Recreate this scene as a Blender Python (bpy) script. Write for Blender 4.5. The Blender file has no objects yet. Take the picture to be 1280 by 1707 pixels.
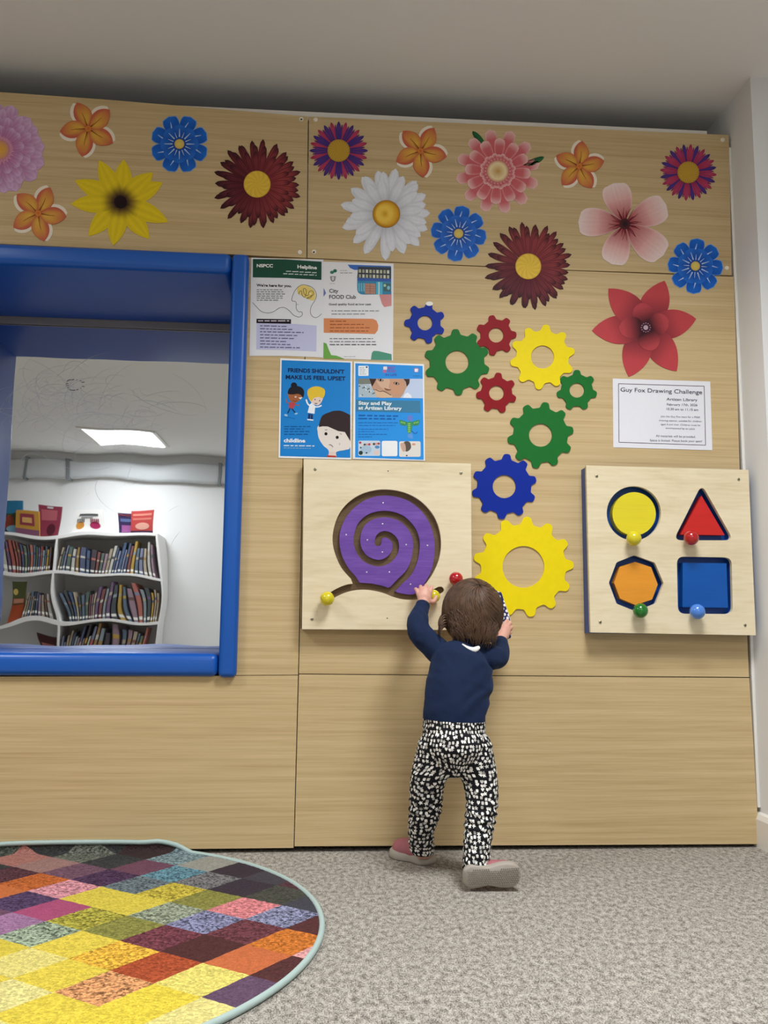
import bpy, bmesh, math, random
from mathutils import Vector, Matrix, noise
from math import sin, cos, pi, radians, sqrt, atan2, exp, hypot

sc = bpy.context.scene
COL = sc.collection
random.seed(7)

# ------------------------------------------------------------ camera
F = 1450.0
YAW, PIT, ROLL = .0796, .1289, .00975
CAM = Vector((.0392, -2.463, .6135))
fw = Vector((sin(YAW)*cos(PIT), cos(YAW)*cos(PIT), sin(PIT)))
r0 = Vector((cos(YAW), -sin(YAW), 0)); u0 = r0.cross(fw)
rt = cos(ROLL)*r0 + sin(ROLL)*u0
up = -sin(ROLL)*r0 + cos(ROLL)*u0
cd = bpy.data.cameras.new('camera'); cam = bpy.data.objects.new('camera', cd); COL.objects.link(cam)
cd.sensor_fit = 'VERTICAL'; cd.sensor_height = 36.0; cd.sensor_width = 27.0
cd.lens = F*36.0/1707.0; cd.clip_start = .02
M = Matrix((( rt.x, up.x, -fw.x, CAM.x), (rt.y, up.y, -fw.y, CAM.y), (rt.z, up.z, -fw.z, CAM.z), (0, 0, 0, 1)))
cam.matrix_world = M
sc.camera = cam

# ------------------------------------------------------------ world and exposure
sc.view_settings.view_transform = 'Standard'; sc.view_settings.look = 'None'
sc.view_settings.gamma = 1; sc.view_settings.use_curve_mapping = False
sc.view_settings.exposure = 0.5
w = bpy.data.worlds.new('world'); sc.world = w; w.use_nodes = True
w.node_tree.nodes['Background'].inputs[0].default_value = (.8, .85, .9, 1)
w.node_tree.nodes['Background'].inputs[1].default_value = .1
LIGHT_POWER = 9.0
LIGHTS = [(.72, -1.22, 1.0), (-1.65, -1.22, .9), (-1.67, -4.45, .75), (.72, -4.2, .95)]
LAMP_W = 19.0; LAMP_SPREAD = 2.3

# ------------------------------------------------------------ measuring: a picture position to a point on a plane of the room
def hit(px, py, ax, val):
    d = fw + rt*((px-640)/F) - up*((py-853.5)/F)
    t = (val-CAM[ax])/d[ax]
    return CAM + d*t
def W(px, py, Y=0.0): return hit(px, py, 1, Y)
def G(px, py): return hit(px, py, 2, 0.0)

def lin(c):
    return c/12.92 if c <= .04045 else ((c+.055)/1.055)**2.4
def hx(h):
    if not isinstance(h, str): return tuple(h)
    h = h.lstrip('#')
    return tuple(lin(int(h[i:i+2], 16)/255) for i in (0, 2, 4))
def mix(a, b, t):
    t = max(0, min(1, t)); a = hx(a); b = hx(b)
    return tuple(a[i]*(1-t)+b[i]*t for i in range(3))

# ------------------------------------------------------------ materials
MATS = {}
def newmat(name):
    m = bpy.data.materials.new(name); m.use_nodes = True
    nt = m.node_tree; b = nt.nodes['Principled BSDF']
    return m, nt, b
def mat(name, color, rough=.5, metal=0, bump=0, bscale=200, coat=0, spec=.5, var=0, vscale=20):
    if name in MATS: return MATS[name]
    m, nt, b = newmat(name)
    b.inputs['Base Color'].default_value = (*hx(color), 1)
    b.inputs['Roughness'].default_value = rough; b.inputs['Metallic'].default_value = metal
    b.inputs['Specular IOR Level'].default_value = spec
    b.inputs['Coat Weight'].default_value = coat
    tc = nt.nodes.new('ShaderNodeTexCoord')
    if var:
        n = nt.nodes.new('ShaderNodeTexNoise'); n.inputs['Scale'].default_value = vscale
        nt.links.new(tc.outputs['Object'], n.inputs['Vector'])
        mx = nt.nodes.new('ShaderNodeMix'); mx.data_type = 'RGBA'
        mx.inputs[6].default_value = (*[x*(1-var) for x in hx(color)], 1)
        mx.inputs[7].default_value = (*[min(1, x*(1+var)) for x in hx(color)], 1)
        nt.links.new(n.outputs[0], mx.inputs[0]); nt.links.new(mx.outputs[2], b.inputs['Base Color'])
    if bump:
        n = nt.nodes.new('ShaderNodeTexNoise'); n.inputs['Scale'].default_value = bscale; n.inputs['Detail'].default_value = 3
        bp = nt.nodes.new('ShaderNodeBump'); bp.inputs['Strength'].default_value = bump; bp.inputs['Distance'].default_value = .002
        nt.links.new(tc.outputs['Object'], n.inputs['Vector']); nt.links.new(n.outputs[0], bp.inputs['Height'])
        nt.links.new(bp.outputs[0], b.inputs['Normal'])
    MATS[name] = m
    return m
def mat_print(name='printed_vinyl', rough=.5, noise_amt=.06, bump=0):
    """ink colours carried by the mesh (artwork colours only)"""
    if name in MATS: return MATS[name]
    m, nt, b = newmat(name)
    a = nt.nodes.new('ShaderNodeAttribute'); a.attribute_name = 'ink'
    tc = nt.nodes.new('ShaderNodeTexCoord')
    n = nt.nodes.new('ShaderNodeTexNoise'); n.inputs['Scale'].default_value = 140; n.inputs['Detail'].default_value = 2
    mr = nt.nodes.new('ShaderNodeMapRange'); mr.inputs[3].default_value = 1-noise_amt; mr.inputs[4].default_value = 1+noise_amt
    mx = nt.nodes.new('ShaderNodeVectorMath'); mx.operation = 'SCALE'
    nt.links.new(tc.outputs['Object'], n.inputs['Vector']); nt.links.new(n.outputs[0], mr.inputs[0])
    nt.links.new(a.outputs['Color'], mx.inputs[0]); nt.links.new(mr.outputs[0], mx.inputs['Scale'])
    nt.links.new(mx.outputs[0], b.inputs['Base Color']); b.inputs['Roughness'].default_value = rough; b.inputs['Specular IOR Level'].default_value = .15
    MATS[name] = m
    return m
def mat_wood(name, c1, c2, c3, sx=1.2, sz=45., fine=260., rough=.5, axis='X', bump=.15, swirl=0, seed=0.0, coat=0):
    m, nt, b = newmat(name)
    N = nt.nodes.new; L = nt.links.new
    tc = N('ShaderNodeTexCoord'); mp = N('ShaderNodeMapping')
    L(tc.outputs['Object'], mp.inputs[0]); mp.inputs['Location'].default_value = (seed, seed*.7, seed*1.3)
    mp.inputs['Scale'].default_value = (sx, 1, sz) if axis == 'X' else (sz, 1, sx)
    w1 = N('ShaderNodeTexNoise'); w1.inputs['Scale'].default_value = 1.6
    L(tc.outputs['Object'], w1.inputs['Vector'])
    sc_ = N('ShaderNodeVectorMath'); sc_.operation = 'SCALE'; sc_.inputs['Scale'].default_value = swirl
    L(w1.outputs['Color'], sc_.inputs[0])
    ad = N('ShaderNodeVectorMath'); L(mp.outputs[0], ad.inputs[0]); L(sc_.outputs[0], ad.inputs[1])
    n1 = N('ShaderNodeTexNoise'); n1.inputs['Scale'].default_value = 1; n1.inputs['Detail'].default_value = 5; n1.inputs['Roughness'].default_value = .65
    L(ad.outputs[0], n1.inputs['Vector'])
    mp2 = N('ShaderNodeMapping'); L(tc.outputs['Object'], mp2.inputs[0])
    mp2.inputs['Scale'].default_value = (sx*5, 1, fine) if axis == 'X' else (fine, 1, sx*5)
    n2 = N('ShaderNodeTexNoise'); n2.inputs['Scale'].default_value = 1; n2.inputs['Detail'].default_value = 3
    L(mp2.outputs[0], n2.inputs['Vector'])
    cr = N('ShaderNodeValToRGB'); e = cr.color_ramp.elements
    e[0].position = .3; e[0].color = (*hx(c3), 1); e[1].position = .68; e[1].color = (*hx(c1), 1)
    k = cr.color_ramp.elements.new(.5); k.color = (*hx(c2), 1)
    mxf = N('ShaderNodeMix'); mxf.data_type = 'FLOAT'; mxf.inputs[0].default_value = .38
    L(n1.outputs[0], mxf.inputs[2]); L(n2.outputs[0], mxf.inputs[3]); L(mxf.outputs[0], cr.inputs[0])
    L(cr.outputs[0], b.inputs['Base Color']); b.inputs['Roughness'].default_value = rough
    b.inputs['Coat Weight'].default_value = coat; b.inputs['Specular IOR Level'].default_value = .3
    bp = N('ShaderNodeBump'); bp.inputs['Strength'].default_value = bump; bp.inputs['Distance'].default_value = .001
    L(n2.outputs[0], bp.inputs['Height']); L(bp.outputs[0], b.inputs['Normal'])
    MATS[name] = m
    return m
M_OAK = mat_wood('oak_laminate', '#d3ba90', '#c7ae81', '#b4976c', sx=1.1, sz=70, rough=.6, seed=1)
M_OAK2 = mat_wood('oak_laminate_other_sheet', '#d3ba90', '#c7ae81', '#b4976c', sx=.9, sz=64, rough=.6, seed=7.3)
M_BIRCH = mat_wood('birch_plywood', '#ecdfc2', '#e4d5b4', '#d6c39d', sx=2.2, sz=13, fine=120, rough=.38, swirl=3.2, bump=.05, seed=3)
M_BROWN = mat_wood('routed_brown_groove', '#7a6445', '#6a543a', '#54422c', sx=3, sz=30, rough=.6, seed=2)
M_PURPLE = mat_wood('purple_stained_ply', '#7a55b0', '#6b479f', '#5b3990', sx=4, sz=40, fine=200, rough=.4, seed=5)
M_WHITE = mat('painted_plaster_white', '#e6e6e5', .75, bump=.08, bscale=60)
M_CEIL = mat('ceiling_paint', '#efeeec', .8, bump=.05, bscale=40)
M_TRIM = mat('white_gloss_trim', '#e6e2da', .3)
M_VINYL = mat('blue_vinyl_padding', '#0b56b2', .36, bump=.12, bscale=25, spec=.5)
M_BLACKGAP = mat('dark_gap', '#15110c', .9)
M_METAL = mat('screw_metal', '#b0a890', .3, metal=1)
M_CAP = mat('cream_plastic_cap', '#eee6d4', .4)
M_SHELF = mat('white_shelf_laminate', '#eceae8', .35)
M_PRINT = mat_print()
M_PAPER = mat_print('printed_paper', rough=.35, noise_amt=.02)

# ------------------------------------------------------------ mesh builder
class MB:
    def __init__(s): s.v = []; s.f = []; s.c = []; s.sm = []
    def add(s, vs, fs, col=None, smooth=False):
        o = len(s.v); s.v += [tuple(v) for v in vs]
        if callable(col): s.c += [col(i) for i in range(len(vs))]
        else:
            c = hx(col) if col is not None else (1, 1, 1)
            s.c += [c]*len(vs)
        for f in fs: s.f.append(tuple(i+o for i in f)); s.sm.append(smooth)
    def box(s, a, b, col=None):
        x0, y0, z0 = a; x1, y1, z1 = b
        vs = [(x0,y0,z0),(x1,y0,z0),(x1,y1,z0),(x0,y1,z0),(x0,y0,z1),(x1,y0,z1),(x1,y1,z1),(x0,y1,z1)]
        s.add(vs, [(0,3,2,1),(4,5,6,7),(0,1,5,4),(1,2,6,5),(2,3,7,6),(3,0,4,7)], col)
    def plate(s, loops, yb, yf, col=None, smooth_side=False):
        """flat shape with holes in the X-Z plane, from y=yb (back) to y=yf (front)"""
        bm = bmesh.new(); es = []; rings = []
        for lp in loops:
            vs = [bm.verts.new((p[0], 0, p[1])) for p in lp]; rings.append(vs)
            for i in range(len(vs)): es.append(bm.edges.new((vs[i], vs[(i+1) % len(vs)])))
        bmesh.ops.triangle_fill(bm, use_beauty=True, use_dissolve=False, edges=es)
        bm.verts.index_update()
        n = len(bm.verts); base = [(v.co.x, v.co.z) for v in bm.verts]
        vs = [(x, yf, z) for x, z in base]+[(x, yb, z) for x, z in base]
        fs = []
        for f in bm.faces:
            idx = [v.index for v in f.verts]; p = [base[i] for i in idx]
            ar = sum(p[i][0]*p[(i+1) % len(p)][1]-p[(i+1) % len(p)][0]*p[i][1] for i in range(len(p)))
            if ar < 0: idx.reverse()
            fs.append(tuple(idx)); fs.append(tuple(i+n for i in reversed(idx)))
        s.add(vs, fs, col)
        for k, ring in enumerate(rings):
            p = [(v.co.x, v.co.z) for v in ring]; m = len(p)
            ar = sum(p[i][0]*p[(i+1) % m][1]-p[(i+1) % m][0]*p[i][1] for i in range(m))
            if (ar < 0) == (k == 0): p.reverse()
            vv = [(x, yf, z) for x, z in p]+[(x, yb, z) for x, z in p]
            s.add(vv, [(i, i+m, (i+1) % m+m, (i+1) % m) for i in range(m)], col, smooth_side)
        bm.free()
    def tube(s, pts, rad, n=10, col=None, caps=True, flat=None):
        """swept round bar; rad: number or list; flat: (ra, rb, refvec) elliptical"""
        pts = [Vector(p) for p in pts]; N = len(pts)
        rr = rad if isinstance(rad, (list, tuple)) else [rad]*N
        ref = Vector((0, 0, 1))
        vs = []; prev = None
        for i, p in enumerate(pts):
            t = (pts[min(i+1, N-1)]-pts[max(i-1, 0)])
            if t.length < 1e-9: t = Vector((0, 0, 1))
            t.normalize()
            if prev is None:
                a = t.cross(ref)
                if a.length < .1: a = t.cross(Vector((0, 1, 0)))
                a.normalize()
            else:
                a = prev - t*prev.dot(t); a.normalize()
            prev = a; b = t.cross(a)
            for k in range(n):
                th = 2*pi*k/n; vs.append(p+(a*cos(th)+b*sin(th))*rr[i])
        fs = [(i*n+k, i*n+(k+1) % n, (i+1)*n+(k+1) % n, (i+1)*n+k) for i in range(N-1) for k in range(n)]
        if caps: fs += [tuple(range(n-1, -1, -1)), tuple((N-1)*n+k for k in range(n))]
        s.add(vs, fs, col, True)
    def sphere(s, c, r, col=None, nu=24, nv=16, sc3=(1, 1, 1), rot=None):
        c = Vector(c); vs = []; fs = []
        for j in range(nv+1):
            ph = pi*j/nv
            for i in range(nu):
                th = 2*pi*i/nu
                v = Vector((r*sc3[0]*sin(ph)*cos(th), r*sc3[1]*sin(ph)*sin(th), r*sc3[2]*cos(ph)))
                if rot: v = rot @ v
                vs.append(c+v)
        for j in range(nv):
            for i in range(nu):
                fs.append((j*nu+i, (j+1)*nu+i, (j+1)*nu+(i+1) % nu, j*nu+(i+1) % nu))
        s.add(vs, fs, col, True)
    def capsule(s, pts, rad, n=20, sub=6, flat=1.0, fdir=(0, 1, 0)):
        """limb: rounded tapering tube along pts (smoothly interpolated) with round ends; flat scales it along fdir"""
        P = [Vector(p) for p in pts]
        path = []; rr = []
        def cr(a, b, c, d, t): return .5*((2*b)+(-a+c)*t+(2*a-5*b+4*c-d)*t*t+(-a+3*b-3*c+d)*t**3)
        for i in range(len(P)-1):
            a = P[max(i-1, 0)]; b = P[i]; c = P[i+1]; d = P[min(i+2, len(P)-1)]
            for k in range(sub):
                t = k/sub; path.append(cr(a, b, c, d, t)); rr.append(rad[i]*(1-t)+rad[i+1]*t)
        path.append(P[-1]); rr.append(rad[-1])
        # round ends
        d0 = (path[0]-path[1]).normalized(); d1 = (path[-1]-path[-2]).normalized()
        A = []; AR = []
        for k in range(6):
            th = pi/2*(1-k/6.0)
            A.append(path[0]+d0*rr[0]*sin(th)); AR.append(max(rr[0]*cos(th), 1e-4))
        Bp = []; BR = []
        for k in range(1, 7):
            th = pi/2*(k/6.0)
            Bp.append(path[-1]+d1*rr[-1]*sin(th)); BR.append(max(rr[-1]*cos(th), 1e-4))
        o = len(s.v)
        s.tube(A+path+Bp, AR+rr+BR, n)
        if flat != 1.0:
            fd = Vector(fdir).normalized()
            allp = A+path+Bp
            for i, p in enumerate(allp):
                for k in range(n):
                    v = Vector(s.v[o+i*n+k]); q = v-p
                    s.v[o+i*n+k] = tuple(p+q+fd*(q.dot(fd)*(flat-1)))
    def mesh(s, name, smooth=None):
        me = bpy.data.meshes.new(name); me.from_pydata(s.v, [], s.f)
        a = me.color_attributes.new('ink', 'FLOAT_COLOR', 'POINT')
        a.data.foreach_set('color', [x for c in s.c for x in (c[0], c[1], c[2], 1.0)])
        me.polygons.foreach_set('use_smooth', s.sm if smooth is None else [smooth]*len(s.f))
        me.update()
        return me
    def build(s, name, m, parent=None, label=None, smooth=None, bevel=0, bang=40):
        o = bpy.data.objects.new(name, s.mesh(name, smooth)); o.data.materials.append(m); COL.objects.link(o)
        if parent is not None: o.parent = parent
        if label: o['label'] = label
        if bevel:
            md = o.modifiers.new('bevel', 'BEVEL'); md.width = bevel; md.segments = 2; md.limit_method = 'ANGLE'; md.angle_limit = radians(bang)
            md.harden_normals = False
        return o

def tag(o, label, cat, group=None):
    o['label'] = label; o['category'] = cat
    if group: o['group'] = group
    return o
def thing(name, label, cat, loc=(0, 0, 0), group=None):
    o = bpy.data.objects.new(name, None); COL.objects.link(o); o.location = loc; o.empty_display_size = .05
    tag(o, label, cat, group); TH.append(o)
    return o
TH = []
def settle():
    """parts are modelled in room coordinates; keep them there under an empty that stands at the thing's base"""
    for o in TH:
        for ch in o.children:
            ch.location = ch.location - o.location
def struct(o): o['kind'] = 'structure'; return o

def catmull(P, sub=6, closed=False):
    n = len(P); out = []
    rng = n if closed else n-1
    for i in range(rng):
        if closed: a, b, c, d = P[(i-1) % n], P[i], P[(i+1) % n], P[(i+2) % n]
        else: a, b, c, d = P[max(i-1, 0)], P[i], P[i+1], P[min(i+2, n-1)]
        for k in range(sub):
            t = k/sub
            out.append(tuple(.5*((2*b[j])+(-a[j]+c[j])*t+(2*a[j]-5*b[j]+4*c[j]-d[j])*t*t+(-a[j]+3*b[j]-3*c[j]+d[j])*t**3) for j in range(len(b))))
    if not closed: out.append(tuple(P[-1]))
    return out
def rbox(x0, x1, y0, y1, z0, z1, r, seg=4):
    """softly rounded box by a bevelled bmesh"""
    bm = bmesh.new(); bmesh.ops.create_cube(bm, size=1)
    for v in bm.verts: v.co = Vector(((x0+x1)/2+v.co.x*(x1-x0), (y0+y1)/2+v.co.y*(y1-y0), (z0+z1)/2+v.co.z*(z1-z0)))
    bmesh.ops.bevel(bm, geom=bm.edges[:], offset=r, segments=seg, profile=.5, affect='EDGES')
    bm.verts.index_update()
    vs = [tuple(v.co) for v in bm.verts]; fs = [tuple(v.index for v in f.verts) for f in bm.faces]; bm.free()
    return vs, fs

# ------------------------------------------------------------ THE ROOM
CZ = 2.26; XR = 1.318; YBK = -5.3; XL = -3.7; XE = 2.6
# floor
m, nt, b = newmat('grey_loop_carpet'); N = nt.nodes.new; L = nt.links.new
tc = N('ShaderNodeTexCoord')
mp = N('ShaderNodeMapping'); mp.inputs['Scale'].default_value = (420, 210, 1); L(tc.outputs['Object'], mp.inputs[0])
n1 = N('ShaderNodeTexNoise'); n1.inputs['Scale'].default_value = 1; n1.inputs['Detail'].default_value = 2; L(mp.outputs[0], n1.inputs['Vector'])
mp2 = N('ShaderNodeMapping'); mp2.inputs['Scale'].default_value = (95, 55, 1); L(tc.outputs['Object'], mp2.inputs[0])
n2 = N('ShaderNodeTexNoise'); n2.inputs['Scale'].default_value = 1; n2.inputs['Detail'].default_value = 3; L(mp2.outputs[0], n2.inputs['Vector'])
mxf = N('ShaderNodeMix'); mxf.data_type = 'FLOAT'; mxf.inputs[0].default_value = .42; L(n1.outputs[0], mxf.inputs[2]); L(n2.outputs[0], mxf.inputs[3])
cr = N('ShaderNodeValToRGB'); e = cr.color_ramp.elements
e[0].position = .38; e[0].color = (*hx('#625c54'), 1); e[1].position = .62; e[1].color = (*hx('#c0bab0'), 1)
L(mxf.outputs[0], cr.inputs[0]); L(cr.outputs[0], b.inputs['Base Color']); b.inputs['Roughness'].default_value = .95; b.inputs['Specular IOR Level'].default_value = .1
bp = N('ShaderNodeBump'); bp.inputs['Strength'].default_value = .7; bp.inputs['Distance'].default_value = .003; L(n1.outputs[0], bp.inputs['Height']); L(bp.outputs[0], b.inputs['Normal'])
MATS['carpet'] = m
q = MB(); q.box((XL-.1, YBK-.1, -.06), (XE+.1, .6, 0)); struct(q.build('floor', m))
q = MB(); q.box((XL-.1, YBK-.1, CZ), (XE+.1, .6, CZ+.08)); struct(q.build('ceiling', M_CEIL))
q = MB(); q.box((XL-.1, .5, 0), (XR+.1, .6, CZ)); struct(q.build('wall_front', M_WHITE))
q = MB(); q.box((XR, -.13, 0), (XE+.1, .5, CZ)); struct(q.build('wall_right_pier', M_WHITE))
q = MB(); q.box((XE, YBK, 0), (XE+.1, -.13, CZ)); struct(q.build('wall_right', M_WHITE))
q = MB(); q.box((XL-.1, YBK, 0), (XL, .5, CZ)); struct(q.build('wall_left', M_WHITE))
q = MB(); q.box((XL-.1, YBK-.1, 0), (XE+.1, YBK, CZ)); struct(q.build('wall_back', M_WHITE))
# skirting on the pier
q = MB()
sk = [(0, 0), (.016, 0), (.016, .078), (.010, .092), (0, .096)]
x0 = XR
vs = []
for (yy) in (-.1301, .02):
    for (d, z) in sk: vs.append((x0-d, yy, z))
n = len(sk)
q.add(vs, [(i, i+n, (i+1) % n+n, (i+1) % n) for i in range(n)]+[tuple(range(n)), tuple(range(2*n-1, n-1, -1))])
vs = []
for xx in (x0-.016, XE):
    for (d, z) in sk: vs.append((xx, -.13-d, z))
q.add(vs, [(i, (i+1) % n, (i+1) % n+n, i+n) for i in range(n)]+[tuple(range(n-1, -1, -1)), tuple(range(n, 2*n))])
struct(q.build('baseboard_right', M_TRIM))
# white filler strip between cladding and pier, bead behind the top of the cladding
q = MB(); q.box((1.3085, .001, .108), (XR, .016, 2.11)); struct(q.build('trim_1', M_TRIM, bevel=.002))
q = MB(); a = W(165, 164.0); c = W(1176, 216.0)
q.add([(a.x, .012, a.z-.03), (c.x+.01, .012, c.z-.03), (c.x+.01, .012, c.z+.003), (a.x, .012, a.z-.003), (a.x, .03, a.z-.03), (c.x+.01, .03, c.z-.03), (c.x+.01, .03, c.z+.003), (a.x, .03, a.z-.003)],
      [(0, 1, 2, 3), (7, 6, 5, 4), (3, 2, 6, 7), (0, 4, 5, 1), (1, 5, 6, 2), (0, 3, 7, 4)])
struct(q.build('trim_2', M_TRIM))
# cladding sheets, each with its seams (corner positions measured on the wall plane)
ALX0, ALX1, ALZ0, ALZ1, ALY = -1.118, -.2175, .53, 1.622, .44     # inside of the mirror recess
def sheet(name, pix, m, holes=None, th=.018):
    lp = [(W(x, y).x, W(x, y).z) for x, y in pix]
    q = MB(); q.plate([lp]+(holes or []), th, 0)
    return struct(q.build(name, m, bevel=.0012, bang=60))
s_ul = sheet('wall_front_upper_left', [(-560, 110), (0, 153.5), (170, 165.5), (513.2, 194), (510.7, 429.5), (0, 406.5), (-560, 380)], M_OAK)
s_ur = sheet('wall_front_upper_right', [(515, 194.2), (1214.5, 225), (1219.6, 458.8), (955, 450), (656, 436.6), (512.4, 429.6)], M_OAK2)
s_ml = sheet('wall_front_middle_left', [(405, 429.5), (510.6, 431), (504.3, 765), (496.8, 1124.6), (392, 1125.5)], M_OAK)
s_mr = sheet('wall_front_middle_right', [(512.2, 431.2), (656, 438.2), (955, 451.6), (1223, 461.4), (1232.8, 780), (1248.6, 1128.6), (870, 1126), (498.3, 1122.8), (505.6, 765)], M_OAK2)
s_ll = sheet('wall_front_lower_left', [(-560, 1130), (392, 1126.6), (496.6, 1125.8), (489.3, 1413.4), (-560, 1424)], M_OAK2)
s_lr = sheet('wall_front_lower_right', [(498.2, 1124.2), (870, 1127.4), (1248.8, 1130.2), (1265.5, 1407), (490.8, 1410.8)], M_OAK)
XEND = W(-560, 110).x
q = MB(); q.plate([[(XEND, .452), (ALX0-.072, .452), (ALX0-.072, 1.688), (XEND, 1.70)]], .018, 0); struct(q.build('wall_front_far_left', M_OAK, bevel=.0012, bang=60))
q = MB(); q.box((XEND-.02, 0, 0), (XEND-.001, .5, 2.16)); struct(q.build('wall_front_end', M_OAK2))
def disc(mb, c, r, y0, y1, n=20, col=None, dome=0):
    pr = [(r, y0), (r, y1*.6+y0*.4), (r*.86, y1), (r*.5, y1-dome), (0.0005, y1-dome*1.2)]
    vs = []; 
    for (rr, yy) in pr:
        for k in range(n): vs.append((c.x+rr*cos(2*pi*k/n), yy, c.z+rr*sin(2*pi*k/n)))
    fs = [(i*n+k, i*n+(k+1) % n, (i+1)*n+(k+1) % n, (i+1)*n+k) for i in range(len(pr)-1) for k in range(n)]
    mb.add(vs, fs, col, True)
for (x, y, par, hole) in [(502.3, 199, s_ul, 1), (526, 200, s_ur, 0), (499.7, 421, s_ul, 0), (523.2, 420.3, s_ur, 2), (1204.3, 233.6, s_ur, 0), (1211, 447.2, s_ur, 0)]:
    q = MB(); disc(q, W(x, y), .0068, 0, -.004)
    cp_ = q.build('screw_cap', M_CAP, par)
    if hole:
        q = MB(); disc(q, W(x, y, -.004), .0028, -.0035, -.0046, 12); q.build('screw_recess', M_BLACKGAP, cp_)

# ------------------------------------------------------------ padded recess with the wavy mirror
al = thing('mirror_recess', 'blue padded vinyl surround and scratched wavy safety mirror set into the wooden wall', 'mirror', (-.66, 0, .5))
def pad(name, x0, x1, y0, y1, z0, z1, r=.016):
    q = MB(); vs, fs = rbox(x0, x1, y0, y1, z0, z1, r); q.add(vs, fs, None, True)
    o = q.build(name, M_VINYL, al)
    return o
zt = 1.684; zb = .468
pad('top_padding', ALX0-.05, ALX1-.001, -.022, ALY-.004, ALZ1, zt, .018)
pad('bottom_padding', ALX0-.05, ALX1-.001, -.022, ALY-.004, zb, ALZ0, .018)
pad('right_padding', ALX1+.001, -.1675, -.026, ALY-.004, zb-.002, zt-.003, .014)
pad('left_padding', ALX0-.07, ALX0, -.022, ALY-.004, zb, zt, .018)
q = MB(); q.box((ALX0+.001, ALY-.012, 1.600), (ALX1-.002, ALY-.005, ALZ1+.002)); q.build('top_bead', mat('grey_metal_bead', '#8f8b86', .45), al)
q = MB(); q.box((ALX0-.06, .445, ALZ0-.04), (ALX1+.03, .46, ALZ1+.04)); q.build('backing_board', M_BLACKGAP, al)
m, nt, b = newmat('scratched_mirror'); N = nt.nodes.new; L = nt.links.new
b.inputs['Metallic'].default_value = 1; b.inputs['Base Color'].default_value = (.80, .83, .85, 1); b.inputs['Roughness'].default_value = .012
tc = N('ShaderNodeTexCoord')
MATS['mirror'] = m
q = MB(); nx, nz = 120, 140; vs = []
def wob(x, z):
    k = .55+1.1*max(0, min(1, (1.0-z)/.5))
    return .00031*k*(sin(x*15+z*5+1.0)+.6*sin(x*27-z*13)+.55*sin(z*17+x*4+.4)+.25*sin(z*39+x*11))
for j in range(nz+1):
    for i in range(nx+1):
        x = ALX0-.005+(ALX1-ALX0+.01)*i/nx; z = ALZ0-.005+(ALZ1-ALZ0+.01)*j/nz
        vs.append((x, ALY-.001+wob(x, z)*.55, z))
q.add(vs, [(j*(nx+1)+i, j*(nx+1)+i+1, (j+1)*(nx+1)+i+1, (j+1)*(nx+1)+i) for j in range(nz) for i in range(nx)], None, True)
mir = q.build('mirror', m, al)
rnd = random.Random(21); q = MB()
def scratch(px, py, rpx, a0, a1, sq, wd, tilt):
    pts = []
    for i in range(15):
        a = a0+(a1-a0)*i/14; x = rpx*cos(a); y = rpx*sq*sin(a); X_, Y_ = x*cos(tilt)-y*sin(tilt), x*sin(tilt)+y*cos(tilt)
        p = W(px+X_, py+Y_, ALY-.003)
        if not (ALX0+.01 < p.x < ALX1-.01 and ALZ0+.01 < p.z < ALZ1-.03): return
        pts.append(Vector((p.x, ALY-.0022+wob(p.x, p.z)*.55, p.z)))
    vs = []
    for i, p in enumerate(pts):
        d = (pts[min(i+1, 14)]-pts[max(i-1, 0)]).normalized(); n_ = Vector((-d.z, 0, d.x))*wd*sin(pi*(i+.5)/15)
        vs += [p+n_, p-n_]
    q.add(vs, [(2*i, 2*i+1, 2*i+3, 2*i+2) for i in range(14)])
for i in range(190):
    k = rnd.random()
    cx, cy, sp = (120, 665, 45) if k < .45 else ((210, 700, 55) if k < .85 else (200, 780, 110))
    scratch(rnd.gauss(cx, sp), rnd.gauss(cy, sp*.45), rnd.uniform(15, 70), rnd.uniform(0, 6.28), rnd.uniform(0, 6.28)+.0 if False else rnd.uniform(3.0, 5.2), rnd.uniform(.2, .7), rnd.uniform(.00012, .00032), rnd.gauss(0, .45))
q.build('scratches', mat('scratch_white', '#d8dce4', .6), mir)['kind'] = 'stuff'
q = MB()
for i in range(16):
    a0_ = .3+i*.37; xx = 123+14*cos(a0_); yy = 641+9*sin(a0_); a = W(xx, yy, ALY-.003); c = W(xx+5*cos(a0_*2.1), yy+1.2*sin(a0_*1.7), ALY-.003); d = (c-a).normalized(); n_ = Vector((-d.z, 0, d.x))*.0007
    q.add([Vector((v.x, ALY-.0026, v.z)) for v in (a+n_, a-n_, c-n_, c+n_)], [(0, 1, 2, 3)])
q.build('worn_mark', mat('worn_mark', '#4c5068', .6), mir, 'faint dark worn mark near the top')

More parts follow.
